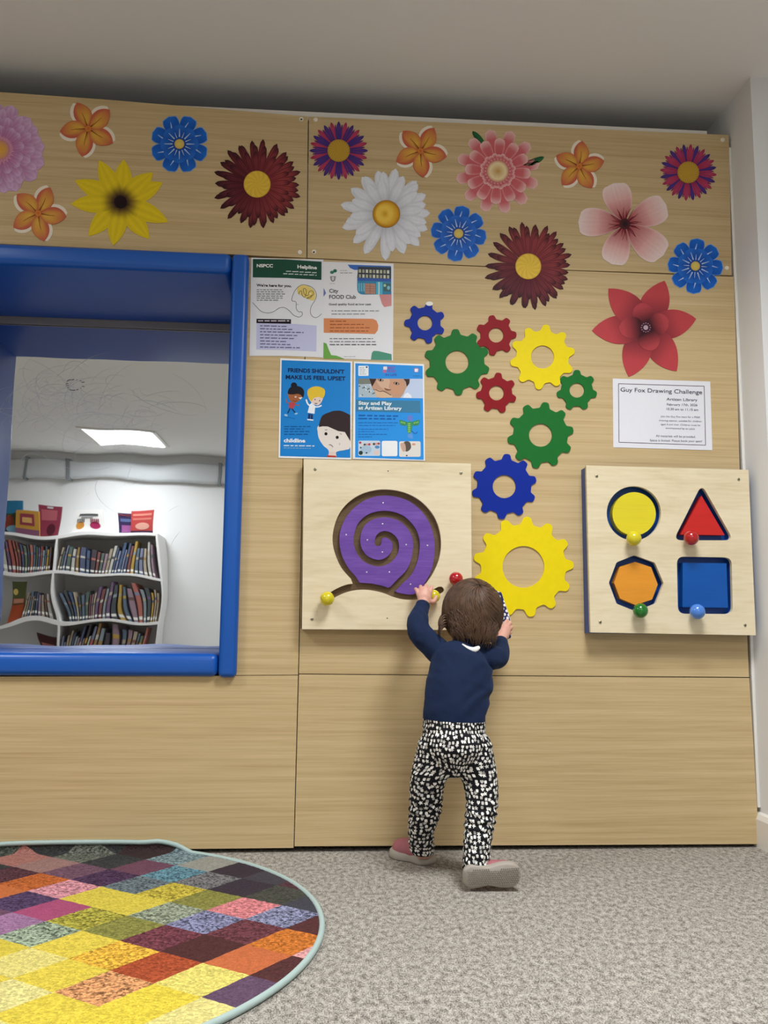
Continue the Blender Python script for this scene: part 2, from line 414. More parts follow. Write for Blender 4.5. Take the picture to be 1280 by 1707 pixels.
# ------------------------------------------------------------ ceiling lights and back of the room (seen in the mirror)
def emis(name, col, st):
    m, nt, b = newmat(name); b.inputs['Emission Color'].default_value = (*col, 1); b.inputs['Emission Strength'].default_value = st
    b.inputs['Base Color'].default_value = (.8, .8, .8, 1); return m
names = ['square ceiling light panel directly over the play wall', 'square ceiling light panel over the left of the play area', 'square ceiling light panel whose bright face shows in the wall mirror', 'square ceiling light panel at the back right of the room']
for i, (x, y, p) in enumerate(LIGHTS):
    t = thing('ceiling_light', names[i], 'ceiling light', (x, y, CZ-.012), 'ceiling light panels')
    h = .34
    q = MB(); q.plate([[(-h, -h), (h, -h), (h, h), (-h, h)], [(-h+.03, -h+.03), (h-.03, -h+.03), (h-.03, h-.03), (-h+.03, h-.03)]], 0, 0)
    q = MB()
    for (a0, a1, b0, b1) in ((-h, h, -h, -h+.03), (-h, h, h-.03, h), (-h, -h+.03, -h+.03, h-.03), (h-.03, h, -h+.03, h-.03)):
        q.box((x+a0, y+b0, CZ-.014), (x+a1, y+b1, CZ))
    q.build('frame', M_TRIM, t)
    q = MB(); q.box((x-h+.03, y-h+.03, CZ-.010), (x+h-.03, y+h-.03, CZ-.003))
    q.build('diffuser', emis('light_diffuser_%d' % i, (.97, .985, 1), 4.0), t)
    ld = bpy.data.lights.new('lamp', 'AREA'); ld.shape = 'SQUARE'; ld.size = .60; ld.energy = LAMP_W*p; ld.spread = LAMP_SPREAD if y > -2 else 3.0; ld.color = (.955, .98, 1)
    lo = bpy.data.objects.new('lamp', ld); COL.objects.link(lo); lo.location = (x, y, CZ-.016); lo.parent = t
# smoke detector seen faintly in the mirror
# trunking along the back wall
t = thing('wall_trunking', 'long white cable duct along the back wall under the ceiling, seen in the mirror', 'duct', (-1.8, YBK, 1.98))
q = MB(); vs, fs = rbox(XL+.01, .6, YBK+.001, YBK+.10, 1.99, 2.17, .03); q.add(vs, fs, None, True); q.build('duct', mat('duct_plastic', '#c4c7c9', .38), t)
for px in (45, 112, 362):
    x = W(px, 780, .88+5.2).x
    q = MB(); q.box((x-.015, YBK+.0, 1.975), (x+.015, YBK+.108, 2.185)); q.build('clip', mat('duct_clip', '#7d8286', .5), t, bevel=.004)
# bookcase
YS = -4.93; YSv = .88-YS
def SZ(y): return hit(180, y, 1, YSv).z
def SX(x, y=950): return hit(x, y, 1, YSv).x
zl = [SZ(888), SZ(957), SZ(1036), SZ(1036)-.37, .06]
xs = [SX(262), SX(97), SX(97)-.86]
bk = thing('bookcase', 'low white two-bay bookcase full of picture books against the back wall, seen in the mirror', 'bookcase', ((xs[0]+xs[2])/2, YBK+.2, 0))
T = .022
for x in xs:
    q = MB(); q.box((x-T/2, YBK+.01, 0), (x+T/2, YS, zl[0])); q.build('upright', M_SHELF, bk, bevel=.002)
for i, z in enumerate(zl):
    for a, b_ in ((0, 1), (1, 2)):
        q = MB(); q.box((xs[b_]+T/2, YBK+.012, z-.03), (xs[a]-T/2, YS, z)); q.build('shelf', M_SHELF, bk, bevel=.002)
q = MB(); q.box((xs[2], YBK+.002, .02), (xs[0], YBK+.01, zl[0])); q.build('back_panel', M_WHITE, bk)
BOOKC = ['#c8b8a0', '#7a5a84', '#4a5a80', '#b08a50', '#5f7890', '#8a4a4a', '#d8d4cc', '#3f4a50', '#a88a9a', '#c87060', '#6a7a60', '#40608a', '#d0a840', '#705048', '#98a8b0', '#3a3040', '#b8a890', '#587068', '#c05a50', '#8890b0']
bookn = [0]
def book(x, zf, wd, ht, dp, lean, cols, desc, grp, yfront=YS-.03):
    """upright book, spine to the room; lean in radians about Y"""
    c = mix(cols[0], '#6e6a68', .35); cols = (c, mix(cols[1], '#6e6a68', .3))
    t = thing('book', desc, 'book', (x, yfront-dp/2, zf), grp)
    R_ = Matrix.Rotation(lean, 3, 'Y')
    def T_(vs): return [tuple(R_ @ Vector(v)+Vector((x, yfront-dp/2, zf))) for v in vs]
    q = MB(); b_ = MB()
    for (a0, a1) in ((0, .0025), (wd-.0025, wd)):
        k = MB(); k.box((a0, -dp/2, 0), (a1, dp/2, ht)); q.add(T_(k.v), k.f, c)
    k = MB(); k.box((0, dp/2-.0025, 0), (wd, dp/2, ht)); q.add(T_(k.v), k.f, c)
    # printed bands and classification sticker on the spine
    for (z0, z1, cc) in ((ht*.08, ht*.17, '#e8e6e0'), (ht*.62, ht*.70, cols[1])):
        k = MB(); k.box((wd*.1, dp/2, z0), (wd*.9, dp/2+.0006, z1)); q.add(T_(k.v), k.f, cc)
    q.build('cover', mat_print('book_cloth', .4), t)
    b_.box((.003, -dp/2+.004, .004), (wd-.003, dp/2-.003, ht-.004)); b_.v = T_(b_.v)
    b_.build('pages', mat('book_pages', '#e6dfcf', .8), t)
    bookn[0] += 1
    return t
colname = {'#c8b8a0': 'sand', '#7a5a84': 'purple', '#4a5a80': 'slate blue', '#b08a50': 'ochre', '#5f7890': 'steel blue', '#8a4a4a': 'brick red', '#d8d4cc': 'off-white', '#3f4a50': 'charcoal', '#a88a9a': 'mauve', '#c87060': 'coral', '#6a7a60': 'sage green', '#40608a': 'mid blue', '#d0a840': 'mustard', '#705048': 'brown', '#98a8b0': 'pale grey-blue', '#3a3040': 'dark plum', '#b8a890': 'beige', '#587068': 'dark green', '#c05a50': 'red', '#8890b0': 'lavender'}
ordn = ['first', 'second', 'third', 'fourth', 'fifth', 'sixth', 'seventh', 'eighth', 'ninth', 'tenth', 'eleventh', 'twelfth', 'thirteenth', 'fourteenth', 'fifteenth', 'sixteenth', 'seventeenth', 'eighteenth', 'nineteenth', 'twentieth', 'twenty-first', 'twenty-second', 'twenty-third', 'twenty-fourth', 'twenty-fifth', 'twenty-sixth', 'twenty-seventh', 'twenty-eighth', 'twenty-ninth', 'thirtieth', 'thirty-first', 'thirty-second', 'thirty-third', 'thirty-fourth', 'thirty-fifth', 'thirty-sixth', 'thirty-seventh', 'thirty-eighth']
def row(x0, x1, z, lean0, lean1, bay, grp, hmin=.24, hmax=.31, gap=.004):
    """books from the left end (picture left) to the right end"""
    x = x0; k = 0
    while True:
        wd = random.uniform(.016, .034); ht = random.uniform(hmin, hmax)
        f = (x-x0)/(x1-x0); lean = lean0*(1-f)+lean1*f
        if x+wd+abs(sin(lean))*.0 > x1-max(0, sin(lean))*ht-.01 or k >= 38: break
        c = random.choice(BOOKC); c2 = random.choice(BOOKC)
        off = -sin(lean)*0
        base = z+(abs(sin(lean))*wd if lean > 0 else 0)+.0005
        book(x, base, wd, ht, random.uniform(.19, .23), lean, (c, c2),
             '%s book standing %s from the left in the %s' % (colname[c], ordn[k], bay), grp)
        x += wd/cos(lean)+gap+random.uniform(0, .003); k += 1
row(xs[2]+.30, xs[1]-.03, zl[1], 0, 0, 'top row of the left bay', 'books in the top left row')
row(xs[1]+.03, xs[0]-.02, zl[1], .16, .02, 'top row of the right bay', 'books in the top right row', .22, .30)
row(xs[2]+.53, xs[1]-.02, zl[2], .16, .02, 'second row of the left bay', 'books in the second left row', .2, .28)
row(xs[1]+.10, xs[0]-.02, zl[2], -.20, -.02, 'second row of the right bay', 'books in the second right row', .25, .33)
row(xs[1]+.03, xs[0]-.10, zl[3], .02, .12, 'third row of the right bay', 'books in the third right row', .22, .32)
# face-out books
def coverbook(px0, px1, ytop, zbase, tilt, art, desc, depth=.025, yf=None, turn=0, grp='books shown face out on the bookcase'):
    x0 = SX(px0, ytop); x1 = SX(px1, ytop); h = SZ(ytop)-zbase; yf = yf if yf is not None else YS-.05
    t = thing('book', desc, 'book', ((x0+x1)/2, yf, zbase), grp)
    R_ = Matrix.Rotation(turn, 3, 'Z') @ Matrix.Rotation(tilt, 3, 'X')
    wd = x1-x0; c0 = Vector(((x0+x1)/2, yf, zbase+.001))
    def T_(vs): return [tuple(R_ @ Vector(v)+c0) for v in vs]
    k = MB(); k.box((-wd/2, -depth, 0), (wd/2, 0, h)); q = MB(); q.add(T_(k.v), k.f, art[0]);
    lay = 1
    for it in art[1]:
        # (kind, u0, v0, u1, v1, colour)
        kind, u0_, v0_, u1_, v1_, cc = it
        yy = .0006*lay; lay += 1
        if kind == 'r':
            k = MB(); k.box((-wd/2+u0_*wd, 0, v0_*h), (-wd/2+u1_*wd, yy, v1_*h)); q.add(T_(k.v), k.f, cc)
        else:
            k = MB(); lp = [(-wd/2+wd*(u0_+(u1_-u0_)*(.5+.5*cos(a_*pi/10))), h*(v0_+(v1_-v0_)*(.5+.5*sin(a_*pi/10)))) for a_ in range(20)]
            k.plate([lp], 0, yy); q.add(T_(k.v), k.f, cc)
    q.build('cover', mat_print('book_cloth', .4), t)
    k = MB(); k.box((-wd/2+.003, -depth-.001, .003), (wd/2-.003, -.003, h+.0005)); k.v = T_(k.v)
    k.build('pages', mat('book_pages', '#e6dfcf', .8), t)
Z0 = zl[0]
coverbook(6, 40, 839, Z0, -.12, ('#2b6f94', [('r', 0, 0, 1, .6, '#3c4d3a'), ('e', .05, .1, .6, .55, '#8a4030'), ('e', .2, 0, .95, .25, '#7fa9c4')]), 'blue and green picture book at the far left on top of the bookcase')
coverbook(30, 66, 855, Z0, -.1, ('#b98a3c', [('r', .0, 0, 1, .25, '#80506a'), ('r', .2, .4, .8, .85, '#8a3a48'), ('r', .3, .5, .7, .7, '#c9a060')]), 'yellow-brown picture book with a maroon panel on top of the bookcase', yf=YS-.01)
coverbook(62, 98, 842, Z0, -.08, ('#7a3040', [('r', .1, .5, .8, .85, '#9a5058'), ('e', .35, .05, .8, .4, '#4a1c28'), ('r', .35, .9, .6, .97, '#b0a8a8')]), 'deep crimson box-like book on top of the bookcase beside the yellow-brown one', depth=.07, turn=-.2, yf=YS-.10)
coverbook(127, 170, 851, Z0, -.12, ('#e9e6e2', [('e', .12, .1, .42, .42, '#c98a3a'), ('e', .6, .1, .9, .42, '#a02c58')]+[('r', .14+.06*i, .38, .17+.06*i, .56, '#33302f') for i in range(5)]+[('r', .62+.055*i, .38, .65+.055*i, .56, '#7c2a3c') for i in range(5)]+[('r', .22, .72, .86, .80, '#4c4c50'), ('r', .3, .62, .7, .66, '#9a9aa0')]), 'white picture book with two painted hands standing on top of the bookcase')
coverbook(190, 222, 853, Z0, -.1, ('#3a2f52', [('r', .15, .05, .95, .42, '#9a5a90'), ('r', .1, .6, .9, .75, '#5a6a94'), ('r', 0, .88, 1, .96, '#6a3040')]), 'dark purple picture book next to the coral-red one on top of the bookcase')
coverbook(214, 259, 850, Z0, -.1, ('#b84a48', [('r', .08, .8, .92, .88, '#d88a7a'), ('r', .08, .62, .92, .7, '#d07a6c'), ('e', .2, .15, .85, .5, '#d9a090'), ('r', 0, 0, 1, .1, '#4a2c44')]), 'coral-red picture book at the right end on top of the bookcase', yf=YS-.01)
coverbook(6, 35, 970, zl[2], -.06, ('#6a4a2c', [('r', 0, .5, 1, 1, '#4c5230'), ('e', .05, .6, .4, .8, '#c8b060'), ('r', 0, .0, 1, .3, '#a04a2c'), ('r', .1, .35, .9, .48, '#b8806a')]), 'brown and green picture book shown face out in the second row of the left bay')
coverbook(58, 84, 1052, zl[3], 0, ('#4a2c2c', [('r', .1, .1, .9, .2, '#c08a80'), ('r', .1, .4, .9, .5, '#b07a78'), ('r', .1, .7, .9, .8, '#a86a60')]), 'dark maroon picture book tilted face out in the third row of the left bay')

# ============================================================ THINGS ON THE WALL
# ---------- flower stickers
class Sticker:
    def __init__(s, cx, cy, base=.0012): s.cx, s.cy = cx, cy; s.base = base; s.mb = {}
    def m(s, part):
        if part not in s.mb: s.mb[part] = MB()
        return s.mb[part]
    def petal(s, part, ang, r0, r1, w, colf, lay=0, a=.6, b=.5, n=12, m=8, bend=0, shift=0, ruffle=0):
        """petal from radius r0 to r1 (picture units), half width w, direction ang in degrees"""
        A = radians(ang); mb = s.m(part)
        h = s.base+lay*.00035; pk = (a/(a+b))**a*(b/(a+b))**b
        dx, dy = cos(A), sin(A); vs = []; cs = []
        for j in range(n+1):
            t = j/n; te = t
            wd = w*((te**a)*((1-te)**b))/pk if 0 < te < 1 else 0.0
            if j == 0: wd = w*.10
            if ruffle and t > .6: wd *= 1+ruffle*sin(t*40)
            r = r0+(r1-r0)*t; bb = bend*(t*t)*(r1-r0)+shift
            for i in range(m+1):
                q = 2*i/m-1
                x = r*dx-(q*wd+bb)*dy; y = r*dy+(q*wd+bb)*dx
                vs.append((s.cx+x, s.cy-y)); cs.append(hx(colf(t, q)))
        P = [W(x, y, -h) for x, y in vs]
        fs = [(j*(m+1)+i, j*(m+1)+i+1, (j+1)*(m+1)+i+1, (j+1)*(m+1)+i) for j in range(n) for i in range(m)]
        rim = [j*(m+1) for j in range(n+1)]+[n*(m+1)+i for i in range(1, m+1)]+[j*(m+1)+m for j in range(n-1, -1, -1)]+[i for i in range(m-1, 0, -1)]
        o = len(P); P2 = P+[Vector((P[i].x, -max(h-.0009, 0), P[i].z)) for i in rim]
        k = len(rim); fs += [(rim[i], rim[(i+1) % k], o+(i+1) % k, o+i) for i in range(k)]
        mb.add(P2, fs, lambda i: cs[i] if i < o else cs[rim[i-o]])
    def disc(s, part, r, colf, lay=6, n=40, rings=8, cx=None, cy=None):
        mb = s.m(part); h = s.base+lay*.00035; cx = s.cx if cx is None else cx; cy = s.cy if cy is None else cy
        vs = []; cs = []
        for j in range(rings+1):
            rr = r*max(j, .02)/rings
            for i in range(n):
                th = 2*pi*i/n; vs.append(W(cx+rr*cos(th), cy-rr*sin(th), -h)); cs.append(hx(colf(j/rings, th)))
        for i in range(n):
            v = vs[rings*n+i]; vs.append(Vector((v.x, -max(h-.0012, 0), v.z))); cs.append(cs[rings*n+i])
        fs = [(j*n+i, j*n+(i+1) % n, (j+1)*n+(i+1) % n, (j+1)*n+i) for j in range(rings+1) for i in range(n)]
        mb.add(vs, fs, lambda i: cs[i])
    def line(s, part, pts, w, col, lay=7):
        """thin tapering ink line in polar picture units [(ang, r), ...]"""
        mb = s.m(part); h = s.base+lay*.00035
        P = [(s.cx+r*cos(radians(a)), s.cy-r*sin(radians(a))) for a, r in pts]
        vs = []; n = len(P)
        for i, (x, y) in enumerate(P):
            x0, y0 = P[max(i-1, 0)]; x1, y1 = P[min(i+1, n-1)]
            dx, dy = x1-x0, y1-y0; l = hypot(dx, dy) or 1; ww = w*(1-.7*i/(n-1))
            vs += [W(x-dy/l*ww, y+dx/l*ww, -h), W(x+dy/l*ww, y-dx/l*ww, -h)]
        mb.add(vs, [(2*i, 2*i+1, 2*i+3, 2*i+2) for i in range(n-1)], col)
    def done(s, label, group):
        c = W(s.cx, s.cy); t = thing('flower_sticker', label, 'flower sticker', (c.x, 0, c.z), group)
        for k, mb in s.mb.items(): mb.build(k, M_PRINT, t)
        return t
def veins(c1, c2, tip, k=.25):
    def f(t, q):
        base = mix(c1, c2, t**.8)
        base = mix(base, tip, max(0, (t-.7)/.3)) if tip else base
        s_ = .5+.5*cos(q*9)
        return tuple(x*(1-k*.5*s_-.25*k*abs(q)) for x in base)
    return f
def frangipani(cx, cy, R, base, label):
    s = Sticker(cx, cy)
    for k in range(5):
        a = base+72*k
        s.petal('petals', a+4, 2, R*1.06, R*.36, lambda t, q: '#ece2cf', 0+k*.1, .85, .80, bend=.12)
    for k in range(5):
        a = base+72*k
        def cf(t, q):
            e_ = min(1, max(abs(q+.15)**1.5*1.1, t**1.9*1.1))
            c_ = mix('#e0b044', '#c45e48', e_)
            return mix('#c05a38', c_, min(1, t*5))
        s.petal('petals', a-2, 2, R*1.03, R*.32, cf, 1.2+k*.3, .85, .85, bend=.10)
        s.line('petals', [(a-2, R*.12), (a, R*.4), (a+2, R*.62)], .7, '#7c3a22', 4)
        s.line('petals', [(a+9, R*.1), (a+9, R*.42)], .4, '#a05a30', 4)
    s.disc('flower_centre', R*.10, lambda r, th: mix('#c4622e', '#d98a3a', r), 4.5, 16, 3)
    return s.done(label, 'orange and yellow five-petalled flower stickers')
def blueflower(cx, cy, R, base, label):
    s = Sticker(cx, cy)
    for k in range(8):
        a = base+45*k
        s.petal('petals', a, R*.2, R*1.01, R*.285, lambda t, q: '#7fa6d8', 0, .7, .30)
        s.petal('petals', a, R*.2, R*.985, R*.265, lambda t, q: mix('#123f9c', '#1f6bd0', t*.9-.1+.25*(1-abs(q))), .6+.1*k, .7, .30)
    for k in range(8):
        a = base+22.5+45*k
        s.petal('petals', a, R*.1, R*.66, R*.22, lambda t, q: mix('#0f3c98', '#2c74d8', t*.8+.1*(1-abs(q))), 2+.1*k, .6, .32)
        s.line('petals', [(a, R*.24), (a, R*.52)], 1.1, '#b9cdea', 4)
        s.line('petals', [(a+22.5, R*.22), (a+22.5, R*.42)], .8, '#b9cdea', 4)
        s.line('petals', [(a+22.5+4, R*.60), (a+22.5, R*.80)], 1.0, '#b9cdea', 4)
    s.disc('flower_centre', R*.18, lambda r, th: '#1c2f5c' if r > .85 else mix('#e0c860', '#cdb468', r), 5, 24, 6)
    return s.done(label, 'blue eight-petalled flower stickers')
def reddaisy(cx, cy, R, label, up_dark, rd=.30):
    s = Sticker(cx, cy); rnd = random.Random(int(cx))
    for lay, (N_, r_, off, w_) in enumerate([(22, 1.02, 0, .070), (21, .95, 8, .074), (20, .80, 3, .068)]):
        for k in range(N_):
            a = off+360*k/N_+rnd.uniform(-2, 2); R1 = R*r_*rnd.uniform(.94, 1.02)
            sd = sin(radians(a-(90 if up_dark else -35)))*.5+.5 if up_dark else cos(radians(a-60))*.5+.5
            bright_ink = 1-sd if up_dark else sd  # printed petals run from dark to brighter red across the flower
            c2 = mix('#72303a', '#b24c4e', bright_ink); c1 = mix('#641f2c', '#8a303a', bright_ink)
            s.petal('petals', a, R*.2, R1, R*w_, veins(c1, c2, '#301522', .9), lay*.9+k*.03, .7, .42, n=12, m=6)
    rr = R*rd
    s.disc('flower_centre', rr, lambda r, th: mix('#d9ae38', '#ecc94c', .5+.5*sin(th*17+r*23)*cos(r*31+th*5)) if r < .96 else '#a87430', 7, 48, 14)
    return s.done(label, 'dark red daisy stickers')
def duodaisy(cx, cy, R, base, label, flip=0):
    s = Sticker(cx, cy)
    for lay in range(2):
        for k in range(12):
            a = base+30*k+(15 if lay else 0)
            colr = ('#3a2a78', '#5a3c8c') if (lay == flip) else ('#a02a50', '#c8486c')
            s.petal('petals', a, R*.3, R*1.0, R*.088, veins(colr[0], colr[1], colr[0], .3), ((k+lay) % 2)*.6+lay*.1, .45, .6)
            s.petal('petals', a+8, R*.3, R*.90, R*.03, veins(colr[0], colr[1], colr[0], .4), .3+lay*.6, .55, .7)
            s.petal('petals', a-8, R*.3, R*.90, R*.03, veins(colr[0], colr[1], colr[0], .4), .3+lay*.6, .55, .7)
    s.disc('flower_centre', R*.38, lambda r, th: mix('#caa23a', '#8c5f24', max(0, sin(th*22+r*9)*sin(r*26))) if r < .93 else '#b08a34', 6, 72, 16)
    return s.done(label, 'magenta and purple daisy stickers')

# 1 pink gerbera cut by the picture's left side
s = Sticker(-1, 249.5)
for lay, (N_, r_, off, w_) in enumerate([(16, 1.0, 4, .185), (16, .92, 15, .17), (15, .76, 0, .14), (14, .55, 9, .10)]):
    for k in range(N_):
        a = off+360*k/N_+4*sin(k*2.3); rr = 76*r_*(1+.04*sin(k*5.1+lay))
        s.petal('petals', a, 14, rr, 76*w_, veins('#b5588c', '#cf9cc8', '#dcb8dc', .38), lay*1.2+k*.04, .8, .38, n=12, m=6)
for k in range(46):
    a = k*7.83; s.petal('flower_centre', a, 8, 24+2*sin(k*3.1), 1.6, lambda t, q: mix('#a04878', '#dca0b8', t), 6+.02*k, .6, .4, n=4, m=2)
s.disc('flower_centre', 16, lambda r, th: mix('#e0a63a', '#c98a78', r*r), 8, 30, 6)
s.done('large pink gerbera sticker cut off by the left side of the photo', 'pink flower stickers')
frangipani(147, 214.5, 46, 110, 'orange and yellow five-petalled flower sticker topmost on the left, beside the pink gerbera')
frangipani(63.5, 355.5, 46, 62, 'orange and yellow five-petalled flower sticker lowest of all, just above the blue mirror frame')
frangipani(701, 251.5, 43, 56, 'orange and yellow five-petalled flower sticker between the purple daisy and the pink dahlia')
frangipani(965.5, 277, 41, 80, 'orange and yellow five-petalled flower sticker right of the pink dahlia')
blueflower(299, 240, 49, 22, 'blue flower sticker above the mirror, left of the first dark red daisy')
blueflower(764.3, 389.3, 47, 36, 'blue flower sticker between the white daisy and the second dark red daisy')
blueflower(1159, 443.5, 46.5, 41, 'blue flower sticker at the right edge of the wooden wall')
# yellow flower
s = Sticker(201, 336.5)
tips = [(83, 66), (45, 68), (22, 72), (-20, 81), (-55, 73), (-97, 69), (-136, 73), (-175, 78), (152, 79), (120, 73)]
for k, (a, R_) in enumerate(tips):
    def cf(t, q):
        c_ = mix('#8a6a20', '#e8cb22', t*3.2-.2)
        c_ = mix('#3a2220', c_, (t-.10)*4.5+.25*abs(q))
        return tuple(x*(1-.16*(.5+.5*cos(q*8))*(1-t*.4)) for x in c_)
    s.petal('petals', a, 4, R_+5, 15.5, cf, .5*(k % 2)+k*.04, .8, .95, bend=.05*(-1)**k, n=16, m=10)
s.disc('flower_centre', 10.5, lambda r, th: mix('#120a0c', '#2a1418', .5+.5*sin(th*9+r*12)), 4, 30, 6)
s.done('bright yellow ten-petalled flower sticker with a black centre above the mirror', 'yellow and white flower stickers')
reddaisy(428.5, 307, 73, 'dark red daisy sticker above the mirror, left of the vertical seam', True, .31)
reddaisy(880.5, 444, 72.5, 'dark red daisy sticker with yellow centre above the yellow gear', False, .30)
duodaisy(564.5, 251, 49, 15, 'magenta and purple daisy sticker in the top left corner of the right-hand panel', 1)
duodaisy(1147.3, 287.2, 47.5, 10, 'magenta and purple daisy sticker near the top right corner of the wall', 0)
# white daisy
s = Sticker(644, 356.5); rnd = random.Random(4)
for lay, (N_, r_, off, w_) in enumerate([(15, 1.03, 3, .125), (14, .96, 14, .125), (12, .84, 6, .12)]):
    for k in range(N_):
        a = off+360*k/N_+rnd.uniform(-4, 4)
        def cf(t, q):
            c_ = mix('#b9bcc6', '#e9ecf4', t*1.6+.1)
            return tuple(x*(1-.10*(.5+.5*cos(q*7))-.12*abs(q)) for x in c_)
        s.petal('petals', a, 12, 74*r_*rnd.uniform(.95, 1.03), 74*w_, cf, lay*1.1+k*.04, .7, .5, n=12, m=6)
s.disc('flower_centre', 23, lambda r, th: mix('#d9a028', '#f0c850', .5+.5*sin(r*6-1+cos(th)*.8)) if r < .82 else mix('#d9a028', '#a87018', (r-.8)*5), 6, 44, 12)
s.done('large white daisy sticker with orange-yellow centre', 'yellow and white flower stickers')
# pink dahlia with two leaves
s = Sticker(829.6, 285.5)
for (a, R_) in ((119, 79), (14, 81)):
    s.petal('leaves', a, 44, R_, 5.2, lambda t, q: mix('#2c6a3c', '#1f4c30', abs(q+.3)), 0, .6, .6, bend=.12)
for lay, (N_, r_, off, w_) in enumerate([(12, 1.0, 11, .135), (12, .78, -4, .125), (12, .43, 11, .06), (12, .40, 26, .06)]):
    for k in range(N_):
        a = off+360*k/N_
        def cf(t, q):
            c_ = mix('#c2474f', '#d07074', t); c_ = mix(c_, '#eccbc6', max(0, (t-.72)/.28)*.8+max(0, abs(q)-.7)*1.2)
            return c_
        s.petal('petals', a, 9, 71*r_, 71*w_, cf, lay*1.2+k*.02, .95, .30, n=14, m=8)
for k in range(24): s.disc('flower_centre', 2.6, lambda r, th: mix('#e0a0a0', '#c86068', r), 7, 8, 2, cx=829.6+20.5*cos(k*pi/12), cy=285.5-20.5*sin(k*pi/12))
s.disc('flower_centre', 19, lambda r, th: mix(mix('#c8924c', '#e8d4a4', min(1, r*1.5)), '#c46a68', max(0, (r-.72)/.28)), 7.6, 40, 10)
s.done('red-pink dahlia sticker with pale petal tips and two green leaves', 'pink flower stickers')
# cherry blossom
s = Sticker(1041.5, 373)
for k, (a, R_, w_) in enumerate([(104, 70, 24), (23, 76, 24), (-41, 83, 26), (-109, 71, 23), (176, 78, 24)]):
    def cf(t, q):
        c_ = mix('#a8404a', '#e2aaa6', (t-.05)*2.0); c_ = mix(c_, '#efdcd6', (t-.5)*1.9)
        c_ = mix(c_, '#f2e8e2', max(0, abs(q)-.86)*3)
        return tuple(x*(1-.07*(.5+.5*cos(q*19))) for x in c_)
    s.petal('petals', a, 5, R_, w_, cf, .3*k, .72, .33, n=18, m=14, bend=.03)
for k in range(26):
    a = k*360/26+5*sin(k*4); s.line('stamens', [(a, 6), (a+3, 16), (a+8*(-1)**k*.6, 22+7*abs(sin(k*2.1)))], .8, '#6a1f2a', 4)
s.disc('flower_centre', 9, lambda r, th: mix('#1c1818', '#55242a', r), 4.6, 20, 4)
s.done('large pale pink blossom sticker with five broad petals and dark stamens', 'pink flower stickers')
# red magnolia
s = Sticker(1076.5, 546)
for k, (a, R_) in enumerate([(71, 79), (7, 80), (-52, 84), (-112, 82), (186, 85), (131, 85)]):
    s.petal('petals', a, 4, R_+5, 24, lambda t, q: mix('#5e2630', '#bb454a', t*1.9-.25+.15*q), +.25*k, .75, .92, n=16, m=10, bend=.05*(1 if k % 2 else -1))
for k, (a, R_) in enumerate([(98, 42), (14, 40), (-78, 40), (178, 45)]):
    s.petal('inner_petals', a, 3, R_, 18, lambda t, q: mix('#3c1a22', '#b2444a', t*1.5-.25+.1*q), 2.4+.25*k, .6, .62, n=14, m=10, bend=.06)
s.disc('flower_centre', 9.5, lambda r, th: mix('#2e1620', '#4a2430', .5+.5*sin(th*14)), 5, 30, 4)
for k in range(12): s.disc('flower_centre', 1.0, lambda r, th: '#a87c90', 6, 6, 1, cx=1076.5+7.4*cos(k*pi/6), cy=546-7.4*sin(k*pi/6))
s.disc('flower_centre', 4, lambda r, th: mix('#d8c4cc', '#8a6474', .5+.5*sin(r*9+th)), 6, 16, 4)
s.done('red six-petalled pointed flower sticker above the landscape notice', 'pink flower stickers')

# ---------- gears
def gear(cx, cy, Ro, Rr, Rh, N_, a0, col, label, Y=0, sharp=2.4, white_tooth=None, hub=0):
    n = N_*26; out = []
    for i in range(n):
        th = 2*pi*i/n; v = math.tanh(sharp*(cos(N_*(th-radians(a0)))-.22))/math.tanh(sharp*.78)*.98; v = max(-1.06, min(1, v))
        rad = (Ro+Rr)/2+(Ro-Rr)/2*v
        p = W(cx+rad*cos(th), cy-rad*sin(th), Y-.004); out.append((p.x, p.z))
    hole = []
    for i in range(56):
        th = 2*pi*i/56; p = W(cx+Rh*cos(th), cy-Rh*sin(th), Y-.004); hole.append((p.x, p.z))
    c = W(cx, cy)
    t = thing('gear', label, 'wall gear', (c.x, 0, c.z), 'coloured gear wheels on the play wall')
    q = MB(); q.plate([out, hole], 0, Y-.004)
    name = 'gear_'+col
    q.build('gear_body', mat(name, {'blue': '#0a2a96', 'green': '#186c2a', 'red': '#8a0f1a', 'yellow': '#ecd410'}[col], .5, var=.05, vscale=60, spec=.15), t, bevel=.0006, bang=70)
    if white_tooth is not None:
        a = radians(white_tooth); ps = []
        for k in range(14):
            th = 2*pi*k/14; ps.append(W(cx+cos(a)*(Ro-1.5)+6*cos(th), cy-sin(a)*(Ro-1.5)-3.6*sin(th), Y-.0048))
        q = MB(); q.plate([[(p.x, p.z) for p in ps]], Y, Y-.0048, '#ece8e0'); q.build('peeled_tooth', M_PAPER, t, 'white tooth where the colour is gone')
    return t
gear(708.3, 538.3, 34.5, 26, 12.3, 7, 180, 'blue', 'small blue gear, topmost and leftmost of the gear wheels', white_tooth=77)
gear(761.8, 603.4, 55, 45.5, 19.3, 10, 93, 'green', 'large green gear beside the light blue posters')
gear(826.9, 558.6, 34, 26, 12.3, 7, 104, 'red', 'upper of the two small red gears')
gear(904.2, 595, 54.5, 44, 19.3, 10, 83, 'yellow', 'medium yellow gear below the second dark red daisy', sharp=1.6)
gear(827.6, 655, 34, 26, 12.3, 7, 84, 'red', 'lower of the two small red gears')
gear(961.6, 650.5, 34, 26.5, 12.3, 7, 90, 'green', 'small green gear at the right of the gear cluster')
gear(901, 725.3, 55.4, 45.5, 19.3, 10, 81, 'green', 'large green gear directly below the medium yellow gear')
gear(840.5, 811, 54.5, 45, 19.3, 10, 85, 'blue', 'large blue gear between a green gear and the biggest yellow gear')
